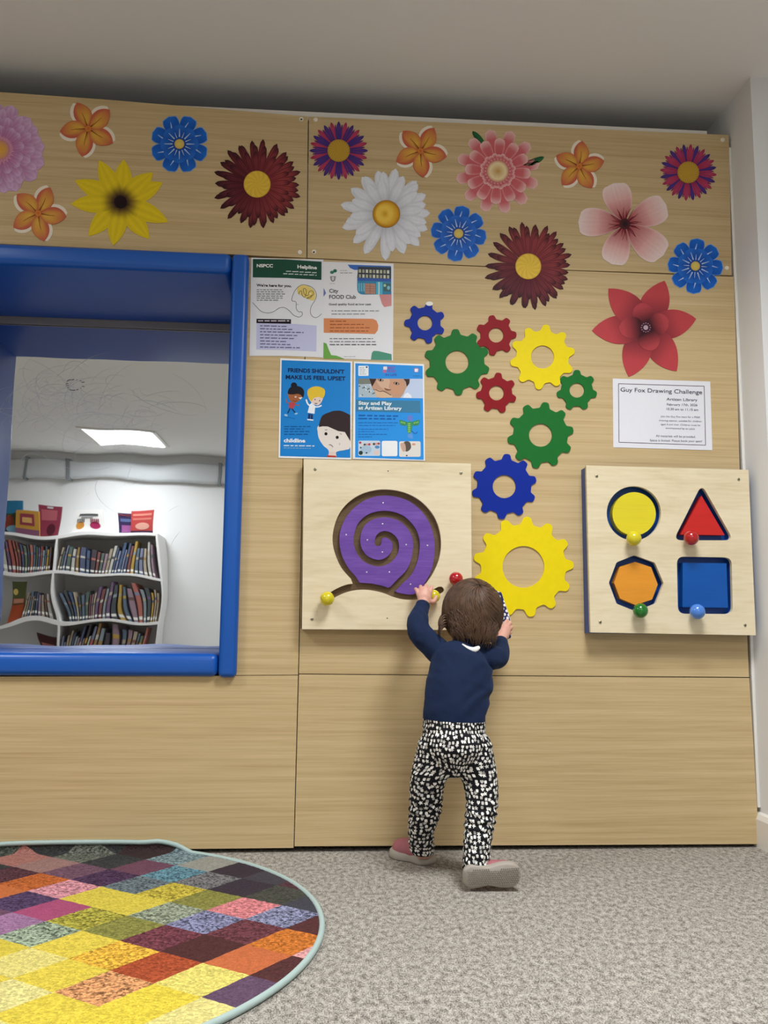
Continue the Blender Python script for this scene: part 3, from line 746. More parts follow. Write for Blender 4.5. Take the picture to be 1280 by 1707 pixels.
gear(872.4, 945, 84, 71, 34.8, 13, 85.4, 'yellow', 'biggest yellow gear right of the toddler\'s head', sharp=2.0)

# ---------- posters
TXT = {}
def text_geo(t_, bold=0):
    k = (t_, bold)
    if k in TXT: return TXT[k]
    cu = bpy.data.curves.new('lettering', 'FONT'); cu.body = t_; cu.size = 1.0; cu.offset = bold; cu.resolution_u = 3
    o = bpy.data.objects.new('lettering', cu); COL.objects.link(o)
    dg = bpy.context.evaluated_depsgraph_get(); me = bpy.data.meshes.new_from_object(o.evaluated_get(dg))
    vs = [(v.co.x, v.co.y) for v in me.vertices]; fs = [tuple(p.vertices) for p in me.polygons]
    bpy.data.objects.remove(o); bpy.data.curves.remove(cu); bpy.data.meshes.remove(me)
    x0 = min(v[0] for v in vs); x1 = max(v[0] for v in vs)
    TXT[k] = ([((x-x0), y) for x, y in vs], fs, x1-x0)
    return TXT[k]
class Art:
    """flat printed artwork; coordinates are positions on the sheet measured in close-up, carried to the wall plane"""
    def __init__(s, ox, oy, k, base=.0014): s.ox, s.oy, s.k, s.b = ox, oy, k, base; s.mb = {}; s.n = 0
    def P(s, x, y, h): return W(s.ox+x/s.k, s.oy+y/s.k, -h)
    def h(s, lay): s.n += 1; return s.b+lay*.00022+(s.n % 40)*.000004
    def m(s, part):
        if part not in s.mb: s.mb[part] = MB()
        return s.mb[part]
    def poly(s, part, pts, col, lay=1, thick=None):
        h = s.h(lay); lp = [s.P(x, y, h) for x, y in pts]
        s.m(part).plate([[(p.x, p.z) for p in lp]], -h+(.00012 if thick is None else thick), -h, col)
    def ell(s, part, cx, cy, rx, ry, col, lay=1, n=24, a0=0, a1=360, rot=0):
        pts = []
        full = (a1-a0) >= 360
        for i in range(n if full else n+1):
            th = radians(a0+(a1-a0)*i/n); x = rx*cos(th); y = -ry*sin(th); r_ = radians(rot)
            pts.append((cx+x*cos(r_)-y*sin(r_), cy+x*sin(r_)+y*cos(r_)))
        s.poly(part, pts, col, lay)
    def rrect(s, part, x0, y0, x1, y1, r, col, lay=1):
        pts = []
        for (cx, cy, a) in ((x1-r, y0+r, 0), (x0+r, y0+r, 90), (x0+r, y1-r, 180), (x1-r, y1-r, 270)):
            for k in range(5): th = radians(a+90*k/4); pts.append((cx+r*cos(th), cy-r*sin(th)))
        s.poly(part, pts, col, lay)
    def line(s, part, pts, w, col, lay=2, smooth=4):
        if smooth and len(pts) > 2: pts = catmull(pts, smooth)
        h = s.h(lay); vs = []; n = len(pts)
        for i, (x, y) in enumerate(pts):
            x0, y0 = pts[max(i-1, 0)]; x1, y1 = pts[min(i+1, n-1)]; dx, dy = x1-x0, y1-y0; l = hypot(dx, dy) or 1
            vs += [s.P(x-dy/l*w/2, y+dx/l*w/2, h), s.P(x+dy/l*w/2, y-dx/l*w/2, h)]
        s.m(part).add(vs, [(2*i, 2*i+1, 2*i+3, 2*i+2) for i in range(n-1)], col)
    def text(s, part, t_, x, y, x1, cap, col, lay=3, bold=.02, slope=None, y1=None):
        """baseline from (x,y) to (x1,y1), capital height cap"""
        if part == 'lettering': part = 'heading_lettering' if cap >= 34 else 'text_lettering'
        vs, fs, wd = text_geo(t_, bold); h = s.h(lay); y1 = y if y1 is None else y1
        out = [s.P(x+u/wd*(x1-x), y+u/wd*(y1-y)-v/.729*cap, h) for u, v in vs]
        s.m(part).add(out, fs, col)
    def bars(s, part, x, y, x1, th, col, lay=3, seed=1, y1=None):
        """a line of print too small to read"""
        if part == 'lettering': part = 'small_print'
        rnd = random.Random(seed*7+int(y)); u = x; y1 = y if y1 is None else y1
        while u < x1-th:
            w_ = rnd.uniform(1.6, 5.5)*th; e_ = min(u+w_, x1); yy = y+(y1-y)*(u-x)/(x1-x)
            s.poly(part, [(u, yy-th*.35), (e_, yy-th*.35), (e_, yy+th*.35), (u, yy+th*.35)], col, lay)
            u = e_+th*.9
    def done(s, name, label, cat, group, c, order=None):
        p = W(*c); t = thing(name, label, cat, (p.x, 0, p.z), group)
        for k, mb in s.mb.items(): mb.build(k, M_PAPER, t)
        return t
# helpline poster (picture scale 8.5333 from 410,420)
A = Art(410, 420, 8.5333, .0012)
S_ = 'paper'
pts = [(75, 80), (560, 100), (1100, 108), (1092, 1500), (560, 1478), (50, 1478)]
A.poly(S_, pts, '#e4e5ea', 0, .0010)
A.poly('header_band', [(98, 100), (560, 105), (1075, 138), (1073, 398), (560, 370), (96, 362)], '#245040', 1)
A.text('lettering', 'NSPCC', 152, 215, 383, 45, '#f2f4f0', bold=.035, y1=218)
A.text('lettering', 'Helpline', 732, 232, 1008, 50, '#f2f4f0', bold=.03, y1=246)
A.bars('lettering', 570, 275, 1005, 17, '#d5ded8', y1=298); A.bars('lettering', 530, 310, 1005, 17, '#d5ded8', y1=332)
A.text('lettering', "We're here for you.", 150, 490, 648, 38, '#22242a', bold=.03, y1=500)
for i, (y, x1) in enumerate([(538, 510), (567, 528), (598, 555), (627, 545), (656, 520), (686, 460)]): A.bars('lettering', 152, y, x1, 14, '#6f7178', seed=i)
A.line('illustration', [(95, 718), (150, 780), (220, 845), (310, 868), (400, 845), (470, 798), (540, 790), (610, 830), (680, 900), (750, 925), (798, 900), (795, 855), (745, 848), (715, 800), (710, 712), (652, 692), (665, 620), (710, 530), (790, 470), (880, 478), (960, 520), (1002, 600), (985, 680), (930, 770), (915, 860), (950, 920), (1010, 930), (1075, 880)], 6, '#4c5058')
A.poly('illustration', catmull([(730, 520), (800, 472), (890, 490), (960, 540), (988, 610), (965, 690), (880, 670), (790, 620), (740, 590)], 5, True), '#e8cf7a', 1.5)
A.line('illustration', [(750, 600), (765, 560), (790, 560), (800, 620), (840, 640), (860, 560), (840, 520), (815, 530), (830, 600), (880, 620), (900, 560), (950, 560), (955, 610), (900, 640), (860, 660), (920, 650), (940, 600)], 7, '#5c5230', 2.5)
A.ell('illustration', 918, 595, 28, 26, '#e2c040', 2.6); A.ell('illustration', 918, 595, 17, 15, '#f0e6c0', 2.8)
A.line('illustration', [(715, 745), (750, 750)], 5, '#8a8c94', 2)
A.poly('text_panel', [(150, 1010), (640, 1020), (1005, 1048), (1000, 1415), (560, 1395), (146, 1385)], '#c3c5e6', 1)
A.poly('text_panel', [(150, 950), (640, 958), (640, 1022), (148, 1012)], '#1f1720', 2)
A.bars('lettering', 172, 980, 630, 20, '#d8d2dc', 4)
for i, (y, x1) in enumerate([(1050, 600), (1092, 660), (1135, 820), (1178, 730), (1222, 700), (1265, 580), (1308, 630), (1352, 770)]): A.bars('lettering', 200, y, x1, 18, '#5c5c86', seed=i+3, y1=y+12)
A.done('poster', 'white helpline poster with a dark green header and a line-drawn head, beside the mirror frame', 'poster', 'posters on the play wall', (478, 595))
# food club poster (10.04 from 535,435)
A = Art(535, 435, 10.04, .0013)
A.poly(S_, [(40, 10), (1215, 45), (1205, 1670), (505, 1640), (30, 1630)], '#e6e6ea', 0, .0011)
A.poly('blue_shape', [(445, 62), (1170, 85), (1170, 150), (620, 150), (560, 150), (490, 120)], '#3f6cc0', 1)
A.poly('pink_shape', [(960, 520), (1180, 505), (1180, 750), (1060, 772), (1020, 720)], '#d48f8f', 1)
A.poly('shop_photo', [(622, 92), (1175, 102), (1175, 560), (710, 562), (660, 555), (620, 525), (606, 480), (606, 282)], '#3a86ac', 1.5)
A.poly('shop_photo', [(622, 95), (1172, 105), (1172, 300), (606, 280)], '#3c3f4e', 2)
A.poly('shop_photo', [(606, 282), (1172, 300), (1172, 345), (608, 328)], '#3c5fae', 2.4)
for j in range(2):
    for i in range(9):
        x = 632+i*59; y = 140+j*82+i*2; A.poly('shop_photo', [(x, y), (x+38, y+1), (x+38, y+56), (x, y+55)], ['#b9bb98', '#a3a590', '#d0d2c0'][(i+j) % 3], 2.6)
for i in range(3): A.poly('shop_photo', [(625+i*40, 370), (650+i*40, 371), (650+i*40, 520), (625+i*40, 500)], '#76b6cc', 2.5)
A.poly('shop_photo', [(735, 375), (912, 382), (910, 555), (735, 550)], '#b88a76', 2.5); A.line('shop_photo', [(822, 380), (822, 550)], 6, '#7c5a50', 2.8, 0)
for i in range(3): A.line('shop_photo', [(745, 420+i*40), (900, 424+i*40)], 6, '#8c5e54', 2.8, 0)
A.poly('shop_photo', [(925, 350), (1030, 352), (1030, 560), (925, 560)], '#55b4cf', 2.4); A.poly('shop_photo', [(962, 352), (978, 352), (978, 560), (962, 560)], '#d8ecee', 2.6)
A.poly('shop_photo', [(1045, 375), (1165, 378), (1165, 515), (1045, 505)], '#4a6a6c', 2.4); A.ell('shop_photo', 1068, 410, 22, 24, '#a9cfb0', 2.7); A.ell('shop_photo', 1130, 450, 26, 34, '#7fc0d2', 2.7)
A.ell('logos', 185, 190, 34, 26, '#3f7c66', 1.2); A.ell('logos', 235, 165, 32, 28, '#2f7058', 1.3); A.ell('logos', 190, 185, 15, 10, '#e6e6ea', 1.5); A.ell('logos', 240, 170, 12, 9, '#c8dcd0', 1.6)
A.bars('logos', 320, 160, 440, 12, '#a6a8a6'); A.bars('logos', 320, 200, 522, 15, '#909290')
A.poly('logos', [(150, 255), (250, 255), (235, 330), (200, 350), (165, 330)], '#8e9092', 1.2); A.poly('logos', [(180, 268), (222, 268), (215, 318), (200, 328), (186, 318)], '#d6d6d8', 1.5)
A.bars('logos', 150, 376, 248, 10, '#b0b0b2')
A.text('lettering', 'City', 138, 530, 290, 66, '#2a2c30', bold=.012)
A.text('lettering', 'FOOD Club', 138, 632, 583, 66, '#2a2c30', bold=.012)
A.text('lettering', 'Good quality food at low cost', 130, 740, 838, 36, '#4a4c52', bold=.02)
A.bars('lettering', 175, 835, 970, 20, '#8f9298', seed=2); A.bars('lettering', 175, 888, 735, 20, '#8f9298', seed=5)
A.poly('text_panel', [(46, 960), (870, 968), (930, 1000), (960, 1080), (950, 1160), (905, 1222), (46, 1200)], '#d98c5c', 1)
for i, (y, x1) in enumerate([(1008, 450), (1062, 730), (1118, 815), (1172, 790)]): A.bars('lettering', 148, y, x1, 20, '#a45a34', seed=i)
A.bars('lettering', 145, 1300, 870, 20, '#7e8086', seed=4); A.bars('lettering', 145, 1350, 945, 20, '#7e8086', seed=6); A.bars('lettering', 145, 1400, 925, 22, '#54565e', seed=9)
A.poly('purple_shape', [(44, 455), (60, 480), (84, 540), (50, 590), (42, 590)], '#7478b8', 1)
A.poly('light_green_shape', [(42, 1365), (92, 1380), (125, 1470), (170, 1575), (260, 1585), (400, 1640), (38, 1632)], '#6fa84e', 1)
A.poly('teal_shape', [(850, 1540), (880, 1505), (960, 1508), (1180, 1560), (1185, 1662), (835, 1652)], '#4f947c', 1)
A.bars('lettering', 385, 1600, 580, 10, '#9a9ca0')
A.done('poster', 'white food club poster with an orange text panel and a blue shop photo', 'poster', 'posters on the play wall', (597, 604))
# friends poster (9.754 from 460,595)
A = Art(460, 595, 9.754, .0018)
A.poly(S_, [(68, 20), (1240, 72), (1222, 1668), (40, 1640)], '#f0f2f4', 0, .0016)
A.poly('blue_ground', [(92, 52), (1212, 92), (1208, 1640), (66, 1612)], '#1f83d2', 1)
A.text('lettering', "FRIENDS SHOULDN'T", 195, 246, 1112, 66, '#16264e', bold=.03, y1=272)
A.text('lettering', 'MAKE US FEEL UPSET', 158, 356, 1130, 66, '#16264e', bold=.03, y1=384)
I_ = 'running_child_picture'
A.poly(I_, catmull([(205, 570), (200, 640), (240, 720), (310, 750), (390, 700), (430, 640), (400, 570)], 4, True), '#a4623c', 2)
A.poly(I_, catmull([(196, 600), (200, 540), (240, 490), (330, 470), (420, 500), (458, 570), (440, 660), (405, 620), (350, 600), (280, 610)], 4, True), '#1c1c26', 2.6)
A.ell(I_, 292, 462, 50, 48, '#1c1c26', 2.6)
A.poly(I_, [(362, 662), (432, 655), (400, 690)], '#ece4dc', 3); A.ell(I_, 320, 650, 18, 14, '#e6d6c8', 3); A.ell(I_, 324, 652, 6, 6, '#201818', 3.3); A.line(I_, [(275, 705), (310, 722), (345, 712)], 6, '#40201c', 3)
A.poly(I_, [(215, 735), (300, 745), (320, 770), (278, 840), (208, 828)], '#c0484e', 2.2)
A.line(I_, [(222, 750), (175, 735), (165, 680)], 14, '#a4623c', 2.1); A.line(I_, [(305, 765), (350, 790), (385, 770)], 14, '#a4623c', 2.1)
A.line(I_, [(230, 835), (190, 915)], 20, '#16305e', 2.1, 0); A.line(I_, [(255, 838), (310, 905)], 20, '#16305e', 2.1, 0)
A.ell(I_, 162, 948, 30, 18, '#9cc4e4', 2.3, rot=20); A.ell(I_, 328, 922, 26, 14, '#9cc4e4', 2.3, rot=-15); A.line(I_, [(135, 975), (310, 1002)], 6, '#16539a', 1.5, 0)
I_ = 'waving_child_picture'
A.poly(I_, catmull([(530, 640), (560, 720), (620, 770), (690, 785), (745, 720), (760, 640), (640, 600)], 4, True), '#e9d2c6', 2)
A.poly(I_, catmull([(510, 590), (525, 530), (590, 490), (660, 478), (740, 495), (795, 540), (790, 620), (755, 672), (700, 650), (620, 665), (575, 720), (530, 660)], 4, True), '#e6c23c', 2.6)
A.ell(I_, 634, 692, 10, 10, '#2c2428', 3); A.ell(I_, 710, 712, 10, 10, '#2c2428', 3); A.ell(I_, 650, 752, 24, 13, '#3a2026', 3, a0=180, a1=360)
A.poly(I_, [(548, 775), (585, 740), (640, 800), (625, 925), (512, 905)], '#eef2f8', 2.2)
A.line(I_, [(560, 800), (515, 760), (490, 690)], 24, '#eef2f8', 2.1); A.line(I_, [(620, 812), (690, 810), (742, 788)], 22, '#eef2f8', 2.1)
A.poly(I_, [(525, 925), (600, 935), (598, 1010), (520, 1002)], '#182c60', 2.1); A.line(I_, [(562, 940), (558, 1005)], 8, '#1f83d2', 2.4, 0)
A.poly(I_, [(505, 1008), (610, 1018), (605, 1038), (508, 1026)], '#e8eef4', 2.2)
I_ = 'sad_child_picture'
A.poly(I_, catmull([(690, 1120), (678, 1220), (700, 1330), (770, 1440), (840, 1500), (862, 1550), (860, 1612), (980, 1622), (970, 1560), (1020, 1530), (1130, 1510), (1207, 1460), (1207, 1150), (900, 1040)], 5, True), '#e6dcd4', 2)
A.poly(I_, [(860, 1540), (975, 1545), (978, 1628), (855, 1625)], '#e6cfc4', 2.1)
A.poly(I_, [(830, 1592), (860, 1600), (978, 1606), (978, 1632), (828, 1628)], '#c0402e', 2.5)
A.poly(I_, catmull([(695, 1140), (715, 1040), (760, 950), (880, 895), (960, 875), (1070, 880), (1207, 945)], 5)+[(1209, 1370), (1160, 1290), (1120, 1222), (1010, 1205), (920, 1165), (840, 1130), (760, 1128)], '#34262a', 2.6)
A.ell(I_, 812, 1250, 25, 26, '#141216', 3); A.ell(I_, 995, 1308, 25, 26, '#141216', 3)
A.line(I_, [(795, 1188), (835, 1182)], 9, '#75686a', 3, 0); A.line(I_, [(1040, 1240), (1068, 1262)], 9, '#75686a', 3, 0)
A.line(I_, [(862, 1430), (890, 1428), (928, 1465)], 9, '#5a4648', 3); A.ell(I_, 1035, 1415, 8, 20, '#bfb8bc', 3)
for i, (y, x1) in enumerate([(1138, 560), (1176, 450), (1218, 540), (1262, 550)]): A.bars('lettering', 132, y-6, x1, 22, '#145a9e', seed=i)
A.text('lettering', 'childline', 125, 1386, 475, 62, '#f2f6fa', bold=.03, y1=1390)
A.bars('lettering', 125, 1442, 625, 22, '#dce8f2', seed=3, y1=1448); A.bars('lettering', 125, 1480, 565, 10, '#9cc4e8', seed=5, y1=1488)
A.done('poster', 'blue cartoon poster of three children reading "friends shouldn\'t make us feel upset"', 'poster', 'posters on the play wall', (525, 765))
# stay and play poster (9.846 from 585,600)
A = Art(585, 600, 9.846, .0018)
A.poly(S_, [(48, 25), (1198, 70), (1212, 1655), (30, 1625)], '#eef2f6', 0, .0016)
A.poly('blue_ground', [(72, 55), (1176, 98), (1194, 1640), (68, 1600)], '#2b93e6', 1)
A.rrect('logos', 120, 95, 288, 262, 16, '#eef2f6', 2)
for i in range(4): A.bars('logos', 140, 130+i*34, 225+18*(i % 2), 10, '#7c8aa0', 3, seed=i)
A.ell('logos', 258, 118, 16, 14, '#2a4a70', 3)
A.rrect('logos', 530, 108, 592, 160, 8, '#f4e4e0', 2); A.rrect('logos', 525, 160, 582, 212, 8, '#b86aa0', 2)
A.text('logos', 'BEST', 602, 148, 728, 38, '#8a5cb4', bold=.03); A.text('logos', 'START', 602, 202, 742, 38, '#8a5cb4', bold=.03); A.text('logos', 'IN LIFE', 565, 260, 752, 34, '#3f62c0', bold=.03)
A.ell('logos', 1072, 165, 46, 40, '#9c86c0', 2); A.rrect('logos', 1045, 145, 1098, 196, 5, '#f2f2f6', 2.4); A.bars('logos', 1018, 262, 1135, 12, '#3a6fae')
B_ = 'baby_photo'
A.poly(B_, [(122, 305), (1178, 310), (1180, 630), (122, 612)], '#c3d2ec', 2)
A.poly(B_, [(122, 305), (330, 306), (350, 395), (122, 400)], '#7d8278', 2.3)
A.poly(B_, [(122, 395), (300, 410), (380, 500), (440, 612), (122, 606)], '#aebfca', 2.4)
for i in range(22): A.ell(B_, 140+(i*53) % 250+i*1.5, 430+(i*31) % 165, 15, 9, ['#26343e', '#4a6472', '#dfe8ee'][i % 3], 2.7, 8, rot=i*37)
A.poly(B_, [(300, 307), (965, 311), (960, 380), (900, 470), (860, 560), (810, 622), (430, 614), (380, 540), (335, 430)], '#c49a80', 2.6)
A.poly(B_, [(300, 307), (420, 308), (370, 400), (345, 440), (325, 380)], '#3a2a26', 2.8); A.poly(B_, [(860, 310), (965, 311), (955, 390), (915, 440), (900, 360)], '#3c2c28', 2.8)
A.poly(B_, catmull([(420, 330), (560, 312), (640, 330), (620, 440), (640, 480), (560, 490), (480, 440)], 4, True), '#d6b094', 2.75)
A.poly(B_, catmull([(660, 330), (800, 330), (860, 420), (820, 540), (700, 560), (650, 470)], 4, True), '#cc9a7c', 2.75)
for (x, y) in ((485, 330), (745, 385)):
    A.ell(B_, x, y, 50, 24, '#7a5242', 3, rot=12); A.ell(B_, x, y, 30, 20, '#e6dcd2', 3.1, rot=12); A.ell(B_, x, y, 20, 20, '#2a1712', 3.3)
A.poly(B_, catmull([(540, 460), (600, 475), (660, 485), (640, 500), (580, 500)], 4, True), '#8a5a48', 3)
A.poly(B_, catmull([(400, 490), (480, 500), (560, 520), (660, 570), (660, 614), (430, 612)], 4, True), '#d8b898', 3.1)
A.line(B_, [(400, 485), (470, 515), (540, 515), (660, 580)], 12, '#5c342a', 3.3)
A.poly(B_, [(860, 610), (880, 560), (930, 535), (985, 580), (1000, 625), (850, 622)], '#eceef6', 2.9)
A.poly('title_band', [(80, 655), (1130, 672), (1140, 868), (84, 842)], '#3f7fa4', 2)
A.text('lettering', 'Stay and Play', 122, 732, 672, 58, '#e8f0f2', bold=.03, y1=742)
A.text('lettering', 'at Artizan Library', 122, 812, 832, 58, '#e8f0f2', bold=.03, y1=822)
A.bars('lettering', 122, 910, 775, 30, '#175fb0', seed=2, y1=922); A.bars('lettering', 122, 962, 730, 30, '#175fb0', seed=4, y1=968)
for i, (y, x1) in enumerate([(1030, 775), (1075, 730), (1135, 615), (1175, 380), (1220, 590), (1262, 345)]): A.bars('lettering', 122, y, x1, 16, '#1c6cbc', seed=i+2)
I_ = 'illustration'
A.ell(I_, 968, 955, 44, 50, '#6a7fd0', 2)
for sg in (-1, 1):
    A.poly(I_, catmull([(960, 1040), (960+sg*90, 1000), (960+sg*160, 985), (960+sg*150, 1060), (960+sg*80, 1080)], 4, True), '#3f8c5a', 2)
    for k in range(3): A.ell(I_, 960+sg*(80+k*28), 1035-k*6, 9, 14, '#8fd06a', 2.4, 10)
A.poly(I_, catmull([(930, 1020), (1000, 1020), (1000, 1120), (970, 1210), (925, 1180), (915, 1100)], 4, True), '#3c9466', 2.3)
for k in range(5): A.ell(I_, 955, 1050+k*32, 24, 9, '#9ccf58', 2.6, 12)
A.line(I_, [(990, 1160), (1050, 1210), (1090, 1180)], 14, '#2c5fae', 2.1); A.poly(I_, catmull([(945, 1200), (1000, 1210), (1015, 1290), (930, 1270)], 4, True), '#5c9ae0', 2.1)
A.rrect('small_photos', 120, 1325, 480, 1575, 26, '#c6d6e4', 2)
for i in range(9): A.ell('small_photos', 150+i*38, 1358+(i*37) % 40, 22, 20, ['#a8485c', '#e0d0c4', '#3a4460', '#d8a08c'][i % 4], 2.5, 10)
A.ell('small_photos', 250, 1470, 90, 70, '#a9c2d8', 2.4); A.ell('small_photos', 160, 1525, 34, 34, '#2c4038', 2.6); A.ell('small_photos', 420, 1520, 44, 36, '#e2c8c0', 2.6); A.ell('small_photos', 430, 1430, 40, 26, '#5a8cc4', 2.5); A.ell('small_photos', 255, 1525, 14, 12, '#20242c', 2.9); A.ell('small_photos', 160, 1440, 14, 12, '#20242c', 2.9)
A.rrect('small_photos', 505, 1328, 762, 1580, 26, '#eef0f2', 2)
A.rrect('small_photos', 790, 1335, 1142, 1590, 26, '#e0dcd6', 2)
A.poly('small_photos', catmull([(870, 1350), (960, 1345), (985, 1440), (930, 1500), (880, 1480)], 4, True), '#5c5048', 2.5); A.poly('small_photos', catmull([(810, 1380), (880, 1370), (900, 1480), (850, 1500)], 4, True), '#c8a898', 2.6)
A.ell('small_photos', 1030, 1365, 44, 28, '#2a2424', 2.6); A.ell('small_photos', 1030, 1385, 30, 18, '#d49a80', 2.8); A.ell('small_photos', 980, 1520, 40, 40, '#a48c7c', 2.5); A.ell('small_photos', 915, 1570, 16, 10, '#242022', 2.8)
A.done('poster', 'light blue library "Stay and Play" poster with a baby\'s face across the top', 'poster', 'posters on the play wall', (648, 767))
# drawing notice (7.111 from 1015,625)
A = Art(1015, 625, 7.111, .0012)
A.poly(S_, [(45, 42), (1200, 78), (1225, 893), (52, 858)], '#e6e6ec', 0, .0010)
b_ = [(113, 104), (1128, 134), (1145, 833), (118, 798), (113, 104)]
for i in range(4): A.line('printed_frame', b_[i:i+2], 7, '#4a2c3a', 1, 0)
A.text('lettering', 'Guy Fox Drawing Challenge', 137, 196, 1104, 50, '#2b2c40', bold=.004, y1=228)
A.text('lettering', 'Artizan Library', 682, 302, 1048, 34, '#34354a', bold=.004, y1=312)
A.text('lettering', 'February 17th, 2026', 686, 362, 1048, 28, '#4a4b60', bold=.004, y1=370)
A.text('lettering', '10.30 am to 11.15 am', 682, 416, 1056, 28, '#4a4b60', bold=.004, y1=426)
for t_, x, x1, y in [('Join the Guy Fox team for a FREE', 612, 1078, 504), ('drawing session, suitable for children', 592, 1098, 552), ('aged 4 and over. Children must be', 612, 1082, 598), ('accompanied by an adult', 672, 1018, 642), ('All materials will be provided.', 556, 1026, 738), ('Space is limited. Please book your spot!', 484, 1102, 790)]:
    A.text('lettering', t_, x, y-4, x1, 21 if y < 700 else 27, '#55566a', bold=.0, y1=y+8)
A.done('notice', 'white landscape drawing challenge notice above the board of four shapes', 'notice', None, (1104, 748))
# ============================================================ PLAY BOARDS
def pts_at(L, ox, oy, k, Y): return [(lambda p: (p.x, p.z))(W(ox+x/k, oy+y/k, Y)) for x, y in L]
def knob(par, px, py, rpx, Ysurf, col, name, lab=None, stem=True):
    Yc = Ysurf-.028; c = W(px, py, Yc); r = (W(px+rpx, py, Yc)-c).length
    q = MB(); q.sphere(c, r, None, 32, 20)
    o = q.build('knob', mat('knob_'+name, col, .18, coat=.6), par, lab)
    if stem:
        q = MB(); q.tube([(c.x, Ysurf+.012, c.z), (c.x, Yc, c.z)], .005, 12); q.build('knob_stem', M_BROWN, o)
    return o
def screw(par, px, py, Y):
    c = W(px, py, Y); q = MB(); disc(q, c, .0045, Y+.001, Y-.0018, 16); o = q.build('screw', M_METAL, par)
    q = MB(); disc(q, c, .0018, Y-.001, Y-.0022, 6); q.build('screw_socket', M_BLACKGAP, o)
# ---- snail board
YF = -.040
sb = thing('play_board', 'square birch play board with a purple snail spiral groove and yellow and red knobs', 'play board', (.24, 0, W(645, 1050, YF).z), 'wooden play boards on the wall')
K = (490, 750, 2.7234)
corn = [(45, 41), (803, 62), (808, 818), (36, 814)]
outer = pts_at(corn, *K, YF)
hole = [(150, 657), (175, 640), (205, 624), (240, 611), (272, 607)]+[(258, 585), (215, 535), (186, 470), (175, 410), (182, 350), (205, 290), (245, 240), (300, 203), (360, 184), (415, 179), (475, 186), (535, 207), (590, 245), (635, 300), (660, 362), (668, 430), (657, 500), (632, 558), (604, 600), (583, 622)]+[(595, 640), (630, 634), (655, 622), (672, 622), (681, 634), (675, 646), (650, 660), (610, 672), (560, 679), (500, 679), (450, 667), (400, 648), (340, 636), (285, 636), (235, 647), (190, 667), (160, 684), (143, 676)]
hl = pts_at(catmull(hole[:5], 4)[:-1]+catmull(hole[5:25], 5)[:-1]+catmull(hole[25:], 4), *K, YF)
q = MB(); q.plate([outer, hl], YF+.014, YF); q.build('front_panel', M_BIRCH, sb, bevel=.0014, bang=60)
# box behind
ox0 = min(p[0] for p in outer)+.001; ox1 = max(p[0] for p in outer)-.004; oz0 = min(p[1] for p in outer)+.002; oz1 = max(p[1] for p in outer)-.006
q = MB(); q.box((ox0, YF+.014, oz0), (ox1, 0, oz1)); q.build('back_box', M_BROWN, sb, 'brown box behind the front panel')
# purple spiral plate
gc = catmull([(447, 634), (480, 598), (520, 558), (545, 505), (556, 440), (550, 390), (525, 345), (480, 307), (415, 291), (350, 303), (305, 340), (286, 400), (295, 455), (330, 497), (385, 514), (430, 498), (458, 462), (460, 420), (440, 393), (410, 383), (387, 396), (381, 422)], 6)
hw = 15
def off(P, d):
    out = []
    for i, (x, y) in enumerate(P):
        x0, y0 = P[max(i-1, 0)]; x1, y1 = P[min(i+1, len(P)-1)]; dx, dy = x1-x0, y1-y0; l = hypot(dx, dy); out.append((x-dy/l*d, y+dx/l*d))
    return out
g1 = off(gc, -hw); g2 = off(gc, hw)          # the two sides of the groove
tip = gc[-1]; a_ = gc[-2]; an = atan2(tip[1]-a_[1], tip[0]-a_[0])
cap_ = [(tip[0]+hw*cos(an+u), tip[1]+hw*sin(an+u)) for u in [-pi/2+pi*k/8 for k in range(1, 8)]]
bound = catmull([(470, 648), (545, 655), (592, 606), (624, 545), (637, 475), (637, 410), (618, 340), (580, 280), (525, 235), (465, 213), (400, 208), (340, 221), (282, 255), (236, 307), (210, 370), (207, 430), (222, 490), (250, 540), (280, 575), (298, 603)], 5)+[(350, 606), (400, 616), (428, 626)]
# decide which side is right of the exit
side_r, side_l = (g1, g2) if g1[0][0] > g2[0][0] else (g2, g1)
ring = bound+side_l[1:]
cc = cap_ if hypot(cap_[0][0]-side_l[-1][0], cap_[0][1]-side_l[-1][1]) < hypot(cap_[-1][0]-side_l[-1][0], cap_[-1][1]-side_l[-1][1]) else cap_[::-1]
ring = ring+cc+side_r[::-1]
# close at the lower right piece
ring = ring+[(458, 640)]
YP = YF+.003
q = MB(); q.plate([pts_at(ring, *K, YP)], YF+.0139, YP); pp = q.build('snail_shell_plate', M_PURPLE, sb, 'purple spiral plate', bevel=.0008, bang=60)
for (x, y) in [(404, 241), (237, 385), (402, 336), (333, 409), (509, 430), (606, 434), (401, 464), (330, 555), (433, 555), (529, 610)]:
    q = MB(); disc(q, W(K[0]+x/K[2], K[1]+y/K[2], YP), .0022, YP, YP-.0008, 10); q.build('nail_head', mat('nail', '#d8d4e0', .3, metal=.6), pp)
knob(sb, 545.3, 998, 12, YF, '#d8c81c', 'yellow', 'yellow knob at the left end of the groove')
knob(sb, 722.5, 994, 11, YF+.006, '#d8c81c', 'yellow', 'yellow knob under the toddler\'s hand')
knob(sb, 760, 965, 11.6, YF, '#b01018', 'red', 'red knob')
for (x, y) in [(96, 88), (758, 105), (82, 768)]: screw(sb, K[0]+x/K[2], K[1]+y/K[2], YF)
for (x, y) in [(427, 96), (423, 764)]:
    q = MB(); disc(q, W(K[0]+x/K[2], K[1]+y/K[2], YF), .0018, YF, YF-.0006, 10); q.build('pin', M_BLACKGAP, sb)
